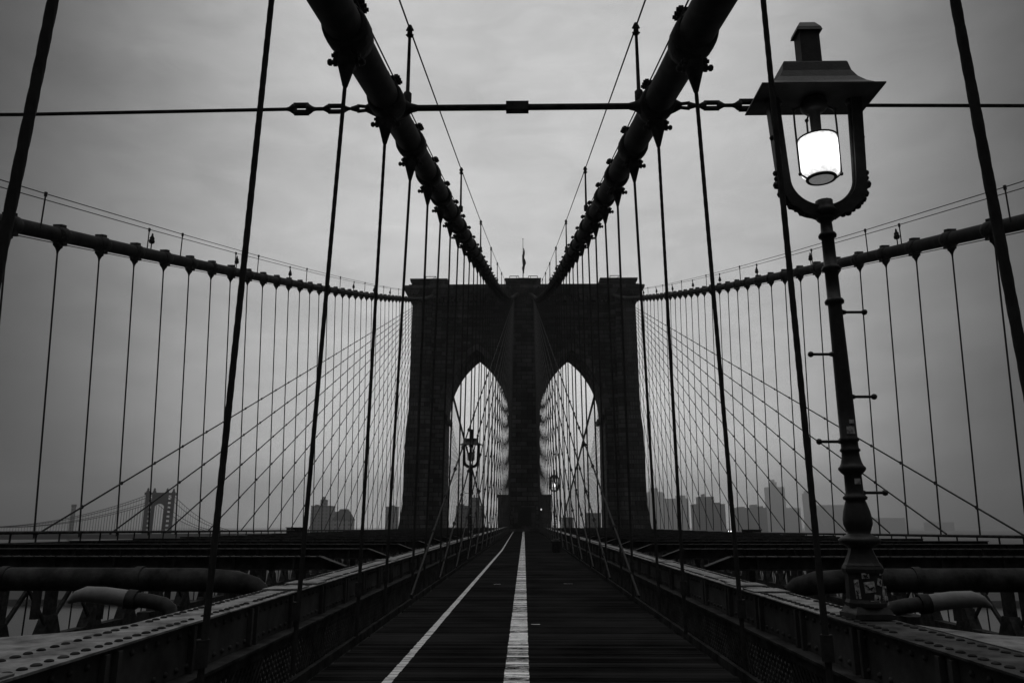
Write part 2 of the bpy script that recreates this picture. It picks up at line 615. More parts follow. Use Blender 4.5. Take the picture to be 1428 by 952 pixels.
zl = [-43, -2.5, 0, 1.5, 3.5, 16, 19.0, 19.7, ZT]
for sd in (-1, 1):
    for a, b in zip(zl, zl[1:]):     # outer pier
        xa, xb = profile_x(a), profile_x(b)
        e, g = (xa - 20.3) * 0.6, (xb - 20.3) * 0.6
        p = [(sd * A1, WY0 - e * .3, a), (sd * (xa - .5), WY0 - e * .3, a), (sd * (xa - .5), WY1 + e, a), (sd * A1, WY1 + e, a),
             (sd * A1, WY0 - g * .3, b), (sd * (xb - .5), WY0 - g * .3, b), (sd * (xb - .5), WY1 + g, b), (sd * A1, WY1 + g, b)]
        if sd < 0:
            p = [p[i] for i in (1, 0, 3, 2, 5, 4, 7, 6)]
        wall.hexa(p)
    N = 28                           # spandrel over the arch
    xs = [A0 + (A1 - A0) * i / N for i in range(N + 1)]
    vs, fs = [], []
    for x in xs:
        z = arch_z(x)
        vs += [(sd * x, WY0, z), (sd * x, WY0, ZT), (sd * x, WY1, z), (sd * x, WY1, ZT)]
    for i in range(N):
        a, b = 4 * i, 4 * i + 4
        q = [(a, b, b + 1, a + 1), (b + 2, a + 2, a + 3, b + 3), (a + 2, b + 2, b, a), (a + 1, b + 1, b + 3, a + 3)]
        fs += q if sd > 0 else [tuple(reversed(k)) for k in q]
    wall.add(vs, fs)
wall.box(-A0, A0, WY0, WY1, -43, ZT)
part(wall, 'masonry_wall', M_STONE, tw)

for fb in (0, 1):                    # buttresses, front and back
    for sd in (-1, 1):
        mb = MB()
        for a, b in zip(zl, zl[1:]):
            xa, xb = profile_x(a), profile_x(b)
            ea, eb = (xa - 20.3) * .9, (xb - 20.3) * .9
            if fb == 0:
                ya, yb, y1 = TY0 - .35 - ea, TY0 - .35 - eb, WY0 - .003
                p = [(16.7 - ea * .5, ya, a), (xa, ya, a), (xa, y1, a), (16.7 - ea * .5, y1, a), (16.7 - eb * .5, yb, b), (xb, yb, b), (xb, y1, b), (16.7 - eb * .5, y1, b)]
            else:
                ya, yb, y1 = TY1 + .35 + ea, TY1 + .35 + eb, WY1 + .75 + .0
                p = [(16.7, WY1 + .003, a), (xa, WY1 + .003, a), (xa, ya + .4, a), (16.7, ya + .4, a), (16.7, WY1 + .003, b), (xb, WY1 + .003, b), (xb, yb + .4, b), (16.7, yb + .4, b)]
            p = [(sd * x, y, z) for x, y, z in p]
            if sd < 0:
                p = [p[i] for i in (1, 0, 3, 2, 5, 4, 7, 6)]
            mb.hexa(p)
        part(mb, 'buttress', M_STONE, tw)
    mb = MB()
    for a, b, w0, w1 in ((-43, 0, 3.6, 2.75), (0, 16, 2.55, 2.5), (16, 19.7, 2.5, 2.4), (19.7, ZT, 2.35, 2.3)):
        if fb == 0:
            mb.frustum((-w0, w0, TY0 - .5, WY0 - .003), (-w1, w1, TY0 - .5, WY0 - .003), a, b)
        else:
            mb.frustum((-w0, w0, WY1 + .003, TY1 + .5), (-w1, w1, WY1 + .003, TY1 + .5), a, b)
    part(mb, 'buttress', M_STONE, tw)

# cornice: overlapping courses
mb = MB()
E0 = [(-21.15, 21.15, TY0 - 1.0, TY1 + 1.0), (-21.9, 21.9, TY0 - 1.7, TY1 + 1.7)]
mb.frustum(E0[0], E0[1], ZT + .003, 41.9)
mb.box(-21.9, 21.9, TY0 - 1.7, TY1 + 1.7, 41.903, 42.35)
mb.box(-21.0, 21.0, TY0 - .9, TY1 + .9, 42.353, 42.75)
part(mb, 'cornice', M_STONE2, tw)
mb = MB()                           # dentils under the cornice
for sd in (-1, 1):
    for k in range(18):
        x = sd * (3.2 + k * 0.74)
        mb.box(x - .2, x + .2, TY0 - .55, WY0 - .004, 39.75, ZT - .004)
part(mb, 'dentil_course', M_STONE2, tw)
for z0, z1, pr in ((36.7, 37.5, .75), (35.75, 36.15, .4)):
    for sd in (-1, 1):
        mb = MB()
        x0, x1 = sorted((sd * 2.303, sd * 16.68))
        mb.box(x0, x1, WY0 - pr, WY0 - .004, z0, z1)
        part(mb, 'string_course', M_STONE2, tw)
for x0, x1 in ((-20.8, -13.9), (13.9, 20.8), (-3.4, 3.2)):
    mb = MB()
    mb.frustum((x0 + .65, x1 - .65, TY0 - .6, TY1 + .6), (x0 + .35, x1 - .35, TY0 - .8, TY1 + .8), 42.753, 43.3)
    mb.frustum((x0 + .1, x1 - .1, TY0 - 1.1, TY1 + 1.1), (x0, x1, TY0 - 1.2, TY1 + 1.2), 43.303, 43.8)
    part(mb, 'coping_block', M_STONE2, tw)
for sd in (-1, 1):                   # archivolt ring and label moulding
    mb = MB()
    N = 26
    pts_i, pts_o = [], []
    for i in range(N + 1):
        x = A0 + .02 + (A1 - A0 - .04) * i / N
        pts_i.append((x, arch_z(x) + .04))
    c = AR - HW
    for x, z in pts_i:
        d = x - AC
        sgn = 1 if d >= 0 else -1
        ox, oz = (abs(d) + c), z - ZS
        L = math.hypot(ox, oz)
        nx, nz = ox / L, oz / L
        pts_o.append((min(max(x + sgn * nx * 1.0 if abs(d) > .3 else x, 2.36), 16.6), z + nz * (1.0 if abs(d) > .3 else 1.35)))
    vs, fs = [], []
    for (xi, zi), (xo, zo) in zip(pts_i, pts_o):
        vs += [(sd * xi, WY0 - .28, zi), (sd * xo, WY0 - .28, zo), (sd * xo, WY0 - .004, zo), (sd * xi, WY0 - .004, zi)]
    for i in range(N):
        a, b = 4 * i, 4 * i + 4
        q = [(a, b, b + 1, a + 1), (a + 1, b + 1, b + 2, a + 2), (a + 3, b + 3, b, a)]
        fs += q if sd > 0 else [tuple(reversed(k)) for k in q]
    mb.add(vs, fs)
    part(mb, 'archivolt', M_STONE2, tw)
    mb = MB()
    for x0, x1 in ((3.0, 7.3), (9.7, 14.2)):
        a, b = sorted((sd * x0, sd * x1))
        mb.box(a, b, WY0 - .3, WY0 - .004, 31.9, 32.3)
    part(mb, 'label_moulding', M_STONE2, tw)
    for xx, w in ((A1, -.7), (A0, .35)):   # impost blocks inside the opening
        mb = MB()
        a, b = sorted((sd * xx, sd * (xx + w)))
        mb.frustum((a + .15, b - .15, WY0 + .3, WY1 - .3), (a, b, WY0 + .1, WY1 - .1), 18.2, 19.0)
        part(mb, 'impost', M_STONE2, tw)
    mb = MB()                       # low wing block at the foot of the middle pier
    a, b = sorted((sd * 2.78, sd * 4.55))
    mb.box(a, b, TY0 - .9, TY0 + 4, -5.0, 4.6)
    mb.box(a - .08, b + .08, TY0 - 1.0, TY0 + 4.1, 4.603, 5.1)
    part(mb, 'wing_block', M_STONE2, tw)
mb = MB()                           # stone surround of the plaque and plinth
mb.box(-2.0, 1.95, TY0 - .62, TY0 - .503, -.35, 3.2)
mb.box(-2.7, 2.7, TY0 - .95, TY0 - .503, -1.3, -.353)
part(mb, 'plaque_surround', M_STONE2, tw)
mb = MB()
mb.box(-1.12, 1.12, TY0 - .70, TY0 - .623, -.1, 2.95)
for s_ in (-1, 1):
    mb.box(s_ * 1.12 - .1, s_ * 1.12 + .1, TY0 - .74, TY0 - .703, .2, .7)
    mb.box(s_ * 1.12 - .1, s_ * 1.12 + .1, TY0 - .74, TY0 - .703, 2.1, 2.6)
part(mb, 'plaque', M_BRONZE, tw)
for xc, w in ((-17.3, .95), (0, 2.9), (17.0, .95)):  # railings on the three coping blocks
    mb = MB()
    n = 2 if w < 1.5 else 6
    xs = [xc - w + 2 * w * i / (n - 1) for i in range(n)] if n > 2 else [xc - w, xc + w]
    if n == 6:
        xs = [xc - 2.6, xc - 1.3, xc - .9, xc + .9, xc + 1.3, xc + 2.6]
    for x in xs:
        mb.box(x - .05, x + .05, TY0 + 1.4, TY0 + 1.5, 43.8, 45.05)
    if n == 6:
        for a, b in ((-2.6, -.9), (.9, 2.6), (-.9, .9)):
            zt = 45.0 if a != -.9 else 44.6
            mb.box(xc + a, xc + b, TY0 + 1.38, TY0 + 1.5, zt, zt + .1)
    else:
        mb.box(xs[0], xs[1], TY0 + 1.38, TY0 + 1.5, 45.0, 45.1)
        mb.bar((xs[0], TY0 + 1.45, 43.85), (xs[1], TY0 + 1.45, 45.0), .07, .07, (0, 1, 0))
    part(mb, 'railing', M_STEEL, tw)

fp = thing('flagpole', (-.1, TY0 + 2.6, 43.8), 'slender flagpole with a limp furled flag on top of the stone tower', 'flagpole')
mb = MB(); mb.tube([(-.1, TY0 + 2.6, 43.8), (-.1, TY0 + 2.6, 52.8)], [.10, .04], 8); mb.blob((-.1, TY0 + 2.6, 52.85), .12)
part(mb, 'pole', M_STEEL, fp)
mb = MB()
pts = [(.02 + .10 * math.sin(i * 1.3), TY0 + 2.6 + .05 * math.cos(i), 51.0 - i * .5) for i in range(11)]
mb.tube(pts, [.06, .12, .2, .24, .22, .33, .36, .22, .26, .18, .07], 7)
part(mb, 'flag', M_FLAG, fp)

wl = thing('wall_light', (2.85, TY0 - 1.0, 2.6), 'small round lit lamp on the wing block right of the plaque', 'wall lamp')
mb = MB(); mb.tube([(2.85, TY0 - .91, 2.6), (2.85, TY0 - 1.2, 2.6)], .09, 10); part(mb, 'bracket', M_STEEL, wl)
mb = MB(); mb.blob((2.85, TY0 - 1.32, 2.6), .17, 12); part(mb, 'bulb', M_LIT, wl)

# ------------------------------------------------------------------ inner trusses beside the promenade
PX0, PX1 = 2.78, 3.26
for sd in (-1, 1):
    t = thing('promenade_truss', (sd * 3.0, 0, -1.75), 'low riveted steel girder with pale top plate along the %s edge of the promenade' % SIDE[sd], 'girder', 'girders beside the promenade')
    zo = -0.825 if sd < 0 else -0.845
    mb = MB()
    L0, L1 = -2.0, 130.6
    a, b = sorted((sd * PX0, sd * PX1))
    segs = 28
    for i in range(segs):
        ya, yb = L0 + (L1 - L0) * i / segs, L0 + (L1 - L0) * (i + 1) / segs
        step = 0.004 if i % 2 else 0.0
        mb.hexa([(a, ya, zo - .012 + dz(ya)), (b, ya, zo - .012 + dz(ya)), (b, yb - .012, zo - .012 + dz(yb)), (a, yb - .012, zo - .012 + dz(yb)),
                 (a, ya, zo + step + dz(ya)), (b, ya, zo + step + dz(ya)), (b, yb - .012, zo + step + dz(yb)), (a, yb - .012, zo + step + dz(yb))], 2 if (sd > 0 and yb < 7.5) else 0)  # nearest right segments darker; corner falloff is partly put into their colour
    y = L0 + .1
    while y < 48:
        for xr in (PX0 + .09, PX1 - .09):
            if random.random() > .06:
                rs = random.uniform(.78, 1.0)
                mb.lathe([(.034 * rs, .0), (.032 * rs, .007), (.02 * rs, .013), (.002, .015)], (sd * xr + random.uniform(-.006, .006), y + random.uniform(-.008, .008), zo + .005 + dz(y)), 10, 1)
        y += .132
    # splice plates
    for y in (3.9, 9.7, 10.6, 16.8, 22.5, 29, 37, 46):
        mb.hexa([(a + .02, y, zo + .005 + dz(y)), (b - .02, y, zo + .005 + dz(y)), (b - .02, y + .5, zo + .005 + dz(y)), (a + .02, y + .5, zo + .005 + dz(y)),
                 (a + .02, y, zo + .02 + dz(y)), (b - .02, y, zo + .02 + dz(y)), (b - .02, y + .5, zo + .02 + dz(y)), (a + .02, y + .5, zo + .02 + dz(y))])
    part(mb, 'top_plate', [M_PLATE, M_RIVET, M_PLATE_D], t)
    mb = MB()                       # web, stiffeners and lower flange
    xw = PX0 + .05
    mb.hexa([(sd * xw - .01, L0, zo - .40 + dz(L0)), (sd * xw + .01, L0, zo - .40 + dz(L0)), (sd * xw + .01, L1, zo - .40 + dz(L1)), (sd * xw - .01, L1, zo - .40 + dz(L1)),
             (sd * xw - .01, L0, zo - .014 + dz(L0)), (sd * xw + .01, L0, zo - .014 + dz(L0)), (sd * xw + .01, L1, zo - .014 + dz(L1)), (sd * xw - .01, L1, zo - .014 + dz(L1))])
    y = -1.6
    while y < 130:
        xa = sd * (xw - .035)
        for off in (0, .16):
            mb.box(xa - .022, xa + .022, y + off, y + off + .05, zo - .40 + dz(y), zo - .035 + dz(y))
        y += 1.38
    y = -1.5
    while y < 40:
        for zz in (-.085, -.34):
            mb.blob((sd * (xw - .013), y, zo + zz + dz(y)), .024, 6)
        y += .19
    part(mb, 'web_plate', M_WEB, t)
    mb = MB()
    for (x0, x1, z0, z1) in ((2.66, 2.92, -.43, -.403), (2.70, 2.76, -.53, -.433), (2.60, 2.66, -1.02, -.90), (2.30, 2.66, -1.05, -1.022)):
        aa, bb = sorted((sd * x0, sd * x1))
        mb.hexa([(aa, L0, zo + z0 + dz(L0)), (bb, L0, zo + z0 + dz(L0)), (bb, L1, zo + z0 + dz(L1)), (aa, L1, zo + z0 + dz(L1)),
                 (aa, L0, zo + z1 + dz(L0)), (bb, L0, zo + z1 + dz(L0)), (bb, L1, zo + z1 + dz(L1)), (aa, L1, zo + z1 + dz(L1))])
    part(mb, 'bottom_flange', M_STEEL, t)
    mb = MB()                       # lattice screen below
    y = -1.5
    z0, z1 = zo - .92, zo - .51
    while y < 130:
        st = .115 if y < 30 else .23
        d = dz(y)
        mb.bar((sd * 2.70, y, z0 + d), (sd * 2.71, y + .42, z1 + d), .035, .008, (1, 0, 0))
        mb.bar((sd * 2.725, y + .42, z0 + d), (sd * 2.735, y, z1 + d), .035, .008, (1, 0, 0))
        y += st
    part(mb, 'lattice', M_STEEL, t)
    mb = MB()                       # back web (outer side of the box chord) + bracing posts under it
    xb_ = PX1 - .05
    mb.hexa([(sd * xb_ - .01, L0, zo - .40 + dz(L0)), (sd * xb_ + .01, L0, zo - .40 + dz(L0)), (sd * xb_ + .01, L1, zo - .40 + dz(L1)), (sd * xb_ - .01, L1, zo - .40 + dz(L1)),
             (sd * xb_ - .01, L0, zo - .014 + dz(L0)), (sd * xb_ + .01, L0, zo - .014 + dz(L0)), (sd * xb_ + .01, L1, zo - .014 + dz(L1)), (sd * xb_ - .01, L1, zo - .014 + dz(L1))])
    y = .5
    while y < 130:
        mb.box(sd * 3.05 - .12, sd * 3.05 + .12, y - .12, y + .12, -4.745, zo - .42 + dz(y))
        mb.bar((sd * 3.05, y + .12, -4.6), (sd * 3.05, y + 2.64, zo - .5 + dz(y)), .1, .06, (1, 0, 0))
        y += 2.765
    part(mb, 'truss_web', M_STEEL, t)

# ------------------------------------------------------------------ outer trusses
for sd in (-1, 1):
    for far in (0, 1):
        y0, y1 = (9.0, 130.9) if not far else (145.3, 352.0)
        where = 'before the tower' if not far else 'beyond the %s arch' % SIDE[sd]
        t = thing('outer_truss', (sd * XTO, y0, -4.3), 'dark steel truss with pipe rail on the %s bridge edge %s' % (SIDE[sd], where), 'truss')
        z_of = (lambda y: -.13 - .0045 * y) if sd < 0 else (lambda y: -.25 - .0052 * y)
        if far:
            z_of = lambda y: -.55 + .001 * (y - 145)
        mb = MB()
        for k in range(12):
            a, b = y0 + (y1 - y0) * k / 12, y0 + (y1 - y0) * (k + 1) / 12
            mb.bar((sd * XTO, a, z_of(a) - .50), (sd * XTO, b, z_of(b) - .50), .42, .34)
        part(mb, 'top_chord', M_STEEL, t)
        mb = MB()
        for k in range(12):
            a, b = y0 + (y1 - y0) * k / 12, y0 + (y1 - y0) * (k + 1) / 12
            mb.bar((sd * XTO, a, -4.05), (sd * XTO, b, -4.05), .42, .4)
        part(mb, 'bottom_chord', M_STEEL, t)
        rail = MB()
        rail.tube([(sd * XTO, y0 + (y1 - y0) * k / 12, z_of(y0 + (y1 - y0) * k / 12)) for k in range(13)], .055, 8)
        web = MB()
        n = int((y1 - y0) / 2.765)
        for k in range(n):
            y = y0 + .3 + k * 2.765
            zt = z_of(y) - .6
            web.box(sd * XTO - .16, sd * XTO + .16, y - .15, y + .15, -3.9, zt)
            if far:
                continue
            rail.tube([(sd * XTO, y, zt), (sd * XTO, y, z_of(y))], .035, 6)
            rail.tube([(sd * XTO, y + 1.38, zt), (sd * XTO, y + 1.38, z_of(y))], .035, 6)
            web.bar((sd * XTO - .1, y, -3.8), (sd * XTO - .1, y + 2.765, zt), .12, .12, (1, 0, 0))
            web.bar((sd * XTO + .1, y + 2.765, -3.8), (sd * XTO + .1, y, zt), .09, .09, (1, 0, 0))
            web.tube([(sd * XTO, y + 1.38, -3.8), (sd * XTO, y + 1.38, zt)], .03, 6)
            web.frustum((sd * XTO - .2, sd * XTO + .2, y - .55, y + .55), (sd * XTO - .2, sd * XTO + .2, y - .2, y + .2), -3.85, -3.15)
        part(rail, 'pipe_rail', M_STEEL, t)
        part(web, 'truss_web', M_STEEL, t)

# ------------------------------------------------------------------ cross beams over the roadways
for sd in (-1, 1):
    n = 0
    y = 10.35
    while y < 130:
        n += 1
        d = dz(y) * .35
        nm = 'nearest rounded end steel cross beam' if n == 1 else '%s rounded end cross beam from the camera' % ordinal(n)
        t = thing('cross_beam', (sd * 10.3, y, -.72 + d), '%s above the %s roadway' % (nm, SIDE[sd]), 'beam', 'cross beams above the roadways')
        mb = MB()
        prof = [(3.42, -.87, .08), (3.55, -.80, .12), (3.8, -.745, .145), (4.3, -.715, .15), (10, -.70, .15), (16.6, -.72, .15), (16.95, -.8, .1)]
        pts = [(sd * x, y, z + d) for x, z, r in prof]
        if n == 1:
            mb.tube(pts, [r for x, z, r in prof], 16)
            part(mb, 'beam', M_STEEL, t)
            for xx in (5.1, 6.9, 9.3):
                mb = MB()
                mb.tube([(sd * (xx - .05), y, -.705 + d), (sd * (xx + .05), y, -.705 + d)], .162, 16)
                part(mb, 'joint_band', M_STEEL, t)
        else:
            a_, b_ = sorted((sd * 3.9, sd * 16.9))
            mb.box(a_, b_, y - .05, y + .05, -.83 + d, -.625 + d)
            p = [(3.42, -.86), (3.42, -.80), (3.9, -.625), (3.9, -.83)]
            q_ = [(sd * x, y + e, z + d) for e in (-.05, .05) for x, z in p]
            mb.add(q_, [(0, 1, 2, 3), (7, 6, 5, 4), (0, 4, 5, 1), (1, 5, 6, 2), (2, 6, 7, 3), (3, 7, 4, 0)])
            k = 4.4
            while k < 16.8:
                mb.box(sd * k - .02, sd * k + .02, y - .11, y - .052, -.83 + d, -.63 + d); k += 1.15
            part(mb, 'web', M_STEEL, t)
            mb = MB()
            mb.bar((sd * 3.42, y, -.788 + d), (sd * 3.9, y, -.612 + d), .26, .02)
            mb.box(a_, b_, y - .13, y + .13, -.622 + d, -.60 + d)
            k = 3.95
            while k < 12 and y < 40:
                for e in (-.09, .09):
                    mb.lathe([(.022, 0), (.02, .01), (.002, .016)], (sd * k, y + e, -.60 + d), 6)
                k += .21 if y < 25 else .42
            part(mb, 'top_flange', M_PIPE, t)
            mb = MB()
            mb.box(a_, b_, y - .12, y + .12, -.853 + d, -.833 + d)
            part(mb, 'bottom_flange', M_STEEL, t)
            for xx in [4.3 + 1.25 * i for i in range(11)]:
                mb = MB()
                w_ = .035 + .03 * random.random()
                mb.box(sd * xx - w_, sd * xx + w_, y - .05, y + .05, -1.75 + d, -.856 + d)
                part(mb, 'hanger', M_STEEL, t)
        y += 4.6 if y < 60 else 5.53
    # the near riveted floor beam, level with the girder
    t = thing('floor_beam', (sd * 10, 5.75, -1.3), 'wide riveted floor beam at the %s photo edge, before the wrapped pipe' % SIDE[sd], 'beam', 'near riveted floor beams')
    mb = MB()
    x0, x1 = sorted((sd * 3.36, sd * 17.0))
    mb.box(x0, x1, 5.45, 6.0, -.875, -.85)
    k = 3.5
    while k < 9:
        for yy in (5.54, 5.91):
            mb.lathe([(.038, 0), (.034, .012), (.002, .024)], (sd * k, yy, -.85), 8, 1)
        k += .14
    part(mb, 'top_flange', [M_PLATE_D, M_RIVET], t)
    mb = MB()
    mb.box(x0, x1, 5.70, 5.73, -1.35, -.877)
    k = 3.8
    while k < 16.8:
        mb.box(sd * k - .03, sd * k + .03, 5.6, 5.698, -1.35, -.877); k += 1.5
    part(mb, 'web_plate', M_WEB, t)
    mb = MB(); mb.box(x0, x1, 5.45, 6.0, -1.38, -1.352); part(mb, 'bottom_flange', M_STEEL, t)
    mb = MB()                       # curved gusset joining the girder
    p = [(3.345, 5.0), (3.345, 6.9), (3.6, 6.35), (4.0, 6.02), (4.0, 5.44), (3.6, 5.3)]
    vs = [(sd * x, y, -.846) for x, y in p] + [(sd * x, y, -.826) for x, y in p]
    m_ = len(p)
    fs = [tuple(range(m_)), tuple(range(2 * m_ - 1, m_ - 1, -1))] + [(i, (i + 1) % m_, (i + 1) % m_ + m_, i + m_) for i in range(m_)]
    mb.add(vs, fs)
    part(mb, 'gusset_plate', M_PLATE, t)
    # pipe with pale wrapping
    t = thing('wrapped_pipe', (sd * 4.0, 7.55, -.9), 'short pipe with pale wrapping on its outer end, elbowing down behind the %s girder' % SIDE[sd], 'pipe', 'wrapped pipes by the girders')
    yp = 7.55
    q = 0.0 if sd < 0 else .03
    mb = MB()
    mb.tube([(sd * 3.76, yp, -.69 - q), (sd * 3.58, yp, -.71 - q), (sd * 3.46, yp, -.735 - q), (sd * 3.40, yp, -.78 - q), (sd * 3.37, yp, -.88 - q), (sd * 3.36, yp, -1.4)], .068, 14)
    mb.box(sd * 3.62 - .06, sd * 3.62 + .06, yp - .06, yp + .06, -1.2, -.8 - q)
    part(mb, 'pipe', M_PIPE, t)
    mb = MB()
    mb.tube([(sd * 3.77, yp, -.69 - q), (sd * 4.04, yp, -.655 - q), (sd * 4.22, yp, -.645 - q), (sd * 4.31, yp, -.665 - q), (sd * 4.39, yp, -.715 - q)], [.080, .079, .074, .055, .018], 14)
    part(mb, 'pipe_wrap', M_WRAP, t)
    mb = MB()
    mb.tube([(sd * 3.72, yp, -.695 - q), (sd * 3.81, yp, -.686 - q)], .09, 14)
    part(mb, 'strap', M_STEEL, t)

# ------------------------------------------------------------------ main cables
BAND_R = .25


def cable_y(ph, k):
    return ph + 2.765 * k


PH = {('i', -1): 3.3, ('i', 1): 3.63, ('o', -1): 27.15 - 2.765 * 8, ('o', 1): 27.05 - 2.765 * 8}


def band(xc, y, rc, sd, detail):
    """clamp round the cable with bolted flanges and lug"""
    zc = cz(y)
    sl_ = .235 + .00056 * y
    d = Vector((0, 1, sl_)).normalized()
    nrm = Vector((0, -d.z, d.y))
    mb = MB()
    c = Vector((xc, y, zc))
    L = .33
    mb.tube([c - d * L, c - d * (L - .03), c - d * .12, c + d * .12, c + d * (L - .03), c + d * L],
            [rc + .015, rc + .04, rc + .062, rc + .062, rc + .04, rc + .015], 20 if detail else 12)
    if detail:
        for s_, h, wb in ((1, .15, .25), (-1, .17, .19)):
            q = c + nrm * s_ * (rc + .05 + h / 2 - .02)
            mb.bar(q - d * .2, q + d * .2, .13, h + .02, nrm)
            for u in (-.13, .0, .13):
                b = q + d * u
                mb.tube([b + Vector((-wb, 0, 0)), b + Vector((wb, 0, 0))], .03, 6)
                for e in (-1, 1):
                    mb.tube([b + Vector((e * (wb - .09), 0, 0)), b + Vector((e * (wb - .03), 0, 0))], .052, 6, smooth=False)
    else:
        mb.bar(c + nrm * (rc + .07) - d * .16, c + nrm * (rc + .07) + d * .16, .34, .10, nrm)
        mb.bar(c - nrm * (rc + .06) - d * .14, c - nrm * (rc + .06) + d * .14, .40, .16, nrm)
    return mb


cables = {}
for kind, X, rc in (('i', XI, .25), ('o', XO, .28)):
    for sd in (-1, 1):
        X_ = X if not (kind == 'o' and sd < 0) else 18.0
        if kind == 'o' and sd > 0:
            X_ = 17.8
        xc = sd * X_
        lab = 'massive wrapped main cable rising overhead to the tower middle, %s one of the central pair' % SIDE[sd] if kind == 'i' else \
              'long main cable sweeping from the %s photo edge to the tower shoulder' % SIDE[sd]
        t = thing('main_cable', (xc, TY0, cz(TY0)), lab, 'bridge cable')
        cables[(kind, sd)] = t
        mb = MB()
        pts = [(xc, y, cz(y)) for y in [-10 + 4 * i for i in range(35)] + [128.5, 131.0]]
        pts += [(xc, y, 39.95 + .0 * y) for y in (134, 138, 142)]
        pts += [(xc * (1 - .0 * y), y, cz_far(y)) for y in range(146, 355, 8)]
        mb.tube(pts, rc, 20)
        part(mb, 'wrapped_cable', M_CABLE, t)
        mb = MB()
        if kind == 'i':
            mb.tube([(xc, 124, cz(124)), (xc * .98, 127.5, cz(127.5)), (xc * .84, 129.6, cz(129.6) + .2), (xc * .62, 130.7, 40.5), (xc * .38, 131.2, 41.0)], [rc + .03, rc + .06, rc + .1, rc + .1, rc + .08], 16)
        else:
            mb.tube([(xc, 124, cz(124)), (xc * .985, 127.5, cz(127.5) + .05), (xc * .96, 129.4, cz(129.4) + .15), (xc * .915, 131.0, 40.6)], [rc + .03, rc + .06, rc + .06, rc], 16)
        part(mb, 'saddle_sleeve', M_PIPE, t)
        if kind == 'o':
            mb = MB()
            mb.tube([(xc - sd * .05, y, cz(y) - .37) for y in range(10, 126, 6)], .018, 6)
            part(mb, 'conduit', M_ROPE, t)
        y = PH[(kind, sd)]
        while y < 130:
            if kind == 'i' or y > 12:
                part(band(xc, y, rc, sd, kind == 'i' and y < 60), 'cable_band', M_STEEL, t)
            y += 2.765

# ------------------------------------------------------------------ suspender ropes
NEAR_NAMES = {0: 'nearest thick suspender rope, crossing the upper %s corner of the photo',
              1: 'second thick suspender rope from the %s edge, hanging beside the promenade',
              2: 'third suspender rope from the camera under the central %s cable, passing the tie turnbuckles',
              3: 'fourth suspender rope under the central %s cable, just past the tie rod'}
for sd in (-1, 1):
    xc = sd * XI
    k = 0
    y = PH[('i', sd)]
    while y < 129:
        lab = NEAR_NAMES[k] % SIDE[sd] if k in NEAR_NAMES else '%s suspender rope from the camera under the central %s cable' % (ordinal(k + 1), SIDE[sd])
        xb = sd * (2.45 if k % 2 else 2.55) * (0.975 if sd > 0 else 1.0)
        zt = cz(y) - .80
        zb = -1.62 + dz(y)
        t = thing('suspender_rope', (xb, y, zb), lab, 'suspender rope', 'suspenders of the central %s cable' % SIDE[sd])
        mb = MB()
        if k < 4:
            mb.strand_rope((xb, y, zb), (xc, y, zt + .02), .0262)
        else:
            mb.tube([(xb, y, zb), (xc, y, zt + .02)], .0275, 8)
        part(mb, 'rope', M_ROPE, t)
        mb = MB()                   # wedge socket hanging from the band
        dz_s = cz(y)
        prof = [(.036, zt - .03), (.05, zt), (.058, zt + .03), (.135, zt + .27), (.155, zt + .31), (.15, zt + .42)]
        mb.lathe([(r, z) for r, z in prof], (xc, y, 0), 10, sx=.8, sy=1.0)
        if k < 20:
            for e in (-1, 1):
                mb.tube([(xc + e * .03, y, zt + .34), (xc + e * .25, y, zt + .34)], .034, 6)
                mb.tube([(xc + e * .13, y, zt + .34), (xc + e * .17, y, zt + .34)], .06, 6)
                mb.tube([(xc + e * .2, y, zt + .34), (xc + e * .235, y, zt + .34)], .05, 6)
        part(mb, 'socket', M_STEEL, t)
        if k < 14:
            mb = MB(); mb.tube([(xb, y, zb + .55), (xb, y, zb + .75)], .05, 8); part(mb, 'clamp', M_STEEL, t)
        k += 1
        y += 2.765
    # outer ones
    Xc = -18.0 if sd < 0 else 17.8
    y = PH[('o', sd)] + 2.765 * 6
    k = 0
    while y < 129:
        t = thing('suspender_rope', (sd * XTO, y, -.5), '%s thin suspender rope in from the %s photo edge under the outer cable' % (ordinal(k + 1), SIDE[sd]), 'suspender rope', 'suspenders of the outer %s cable' % SIDE[sd])
        zt = cz(y) - .72
        mb = MB(); mb.tube([(sd * XTO, y, -.45), (Xc, y, zt)], .036, 6); part(mb, 'rope', M_ROPE, t)
        mb = MB(); mb.lathe([(.034, zt - .06), (.045, zt + .04), (.10, zt + .17), (.16, zt + .24), (.15, zt + .30), (.19, zt + .36), (.2, zt + .46)], (Xc, y, 0), 8)
        part(mb, 'socket', M_STEEL, t)
        k += 1
        y += 2.765
    for k in range(62):              # beyond the tower
        y = 150 + 2.95 * k
        mb = MB()
        mb.tube([(sd * XTO, y, -.6), (sd * 17.9, y, cz_far(y) - .2)], .03, 5)
        o = part(mb, 'suspender_rope', M_ROPE, None) if False else mb.build('suspender_rope', M_ROPE)
        tag(o, '%s suspender rope beyond the tower, counted away from it, in the %s arch' % (ordinal(k + 1), SIDE[sd]), 'suspender rope', 'far suspenders in the %s arch' % SIDE[sd])


# ------------------------------------------------------------------ diagonal stays, clamped to every suspender they cross
def stay(a, b, r, ys, knot, label, group, far=False):
    a, b = Vector(a), Vector(b)
    mb = MB()
    mb.tube([a, b], r, 5 if far else 6)
    for y in ys:
        if min(a.y, b.y) + 1 < y < max(a.y, b.y) - 1:
            f_ = (y - a.y) / (b.y - a.y)
            p = a + (b - a) * f_
            mb.blob(p, knot, 6, 1.3)
    o = mb.build('stay_cable', M_ROPE)
    tag(o, label, 'stay cable', group)
    return o


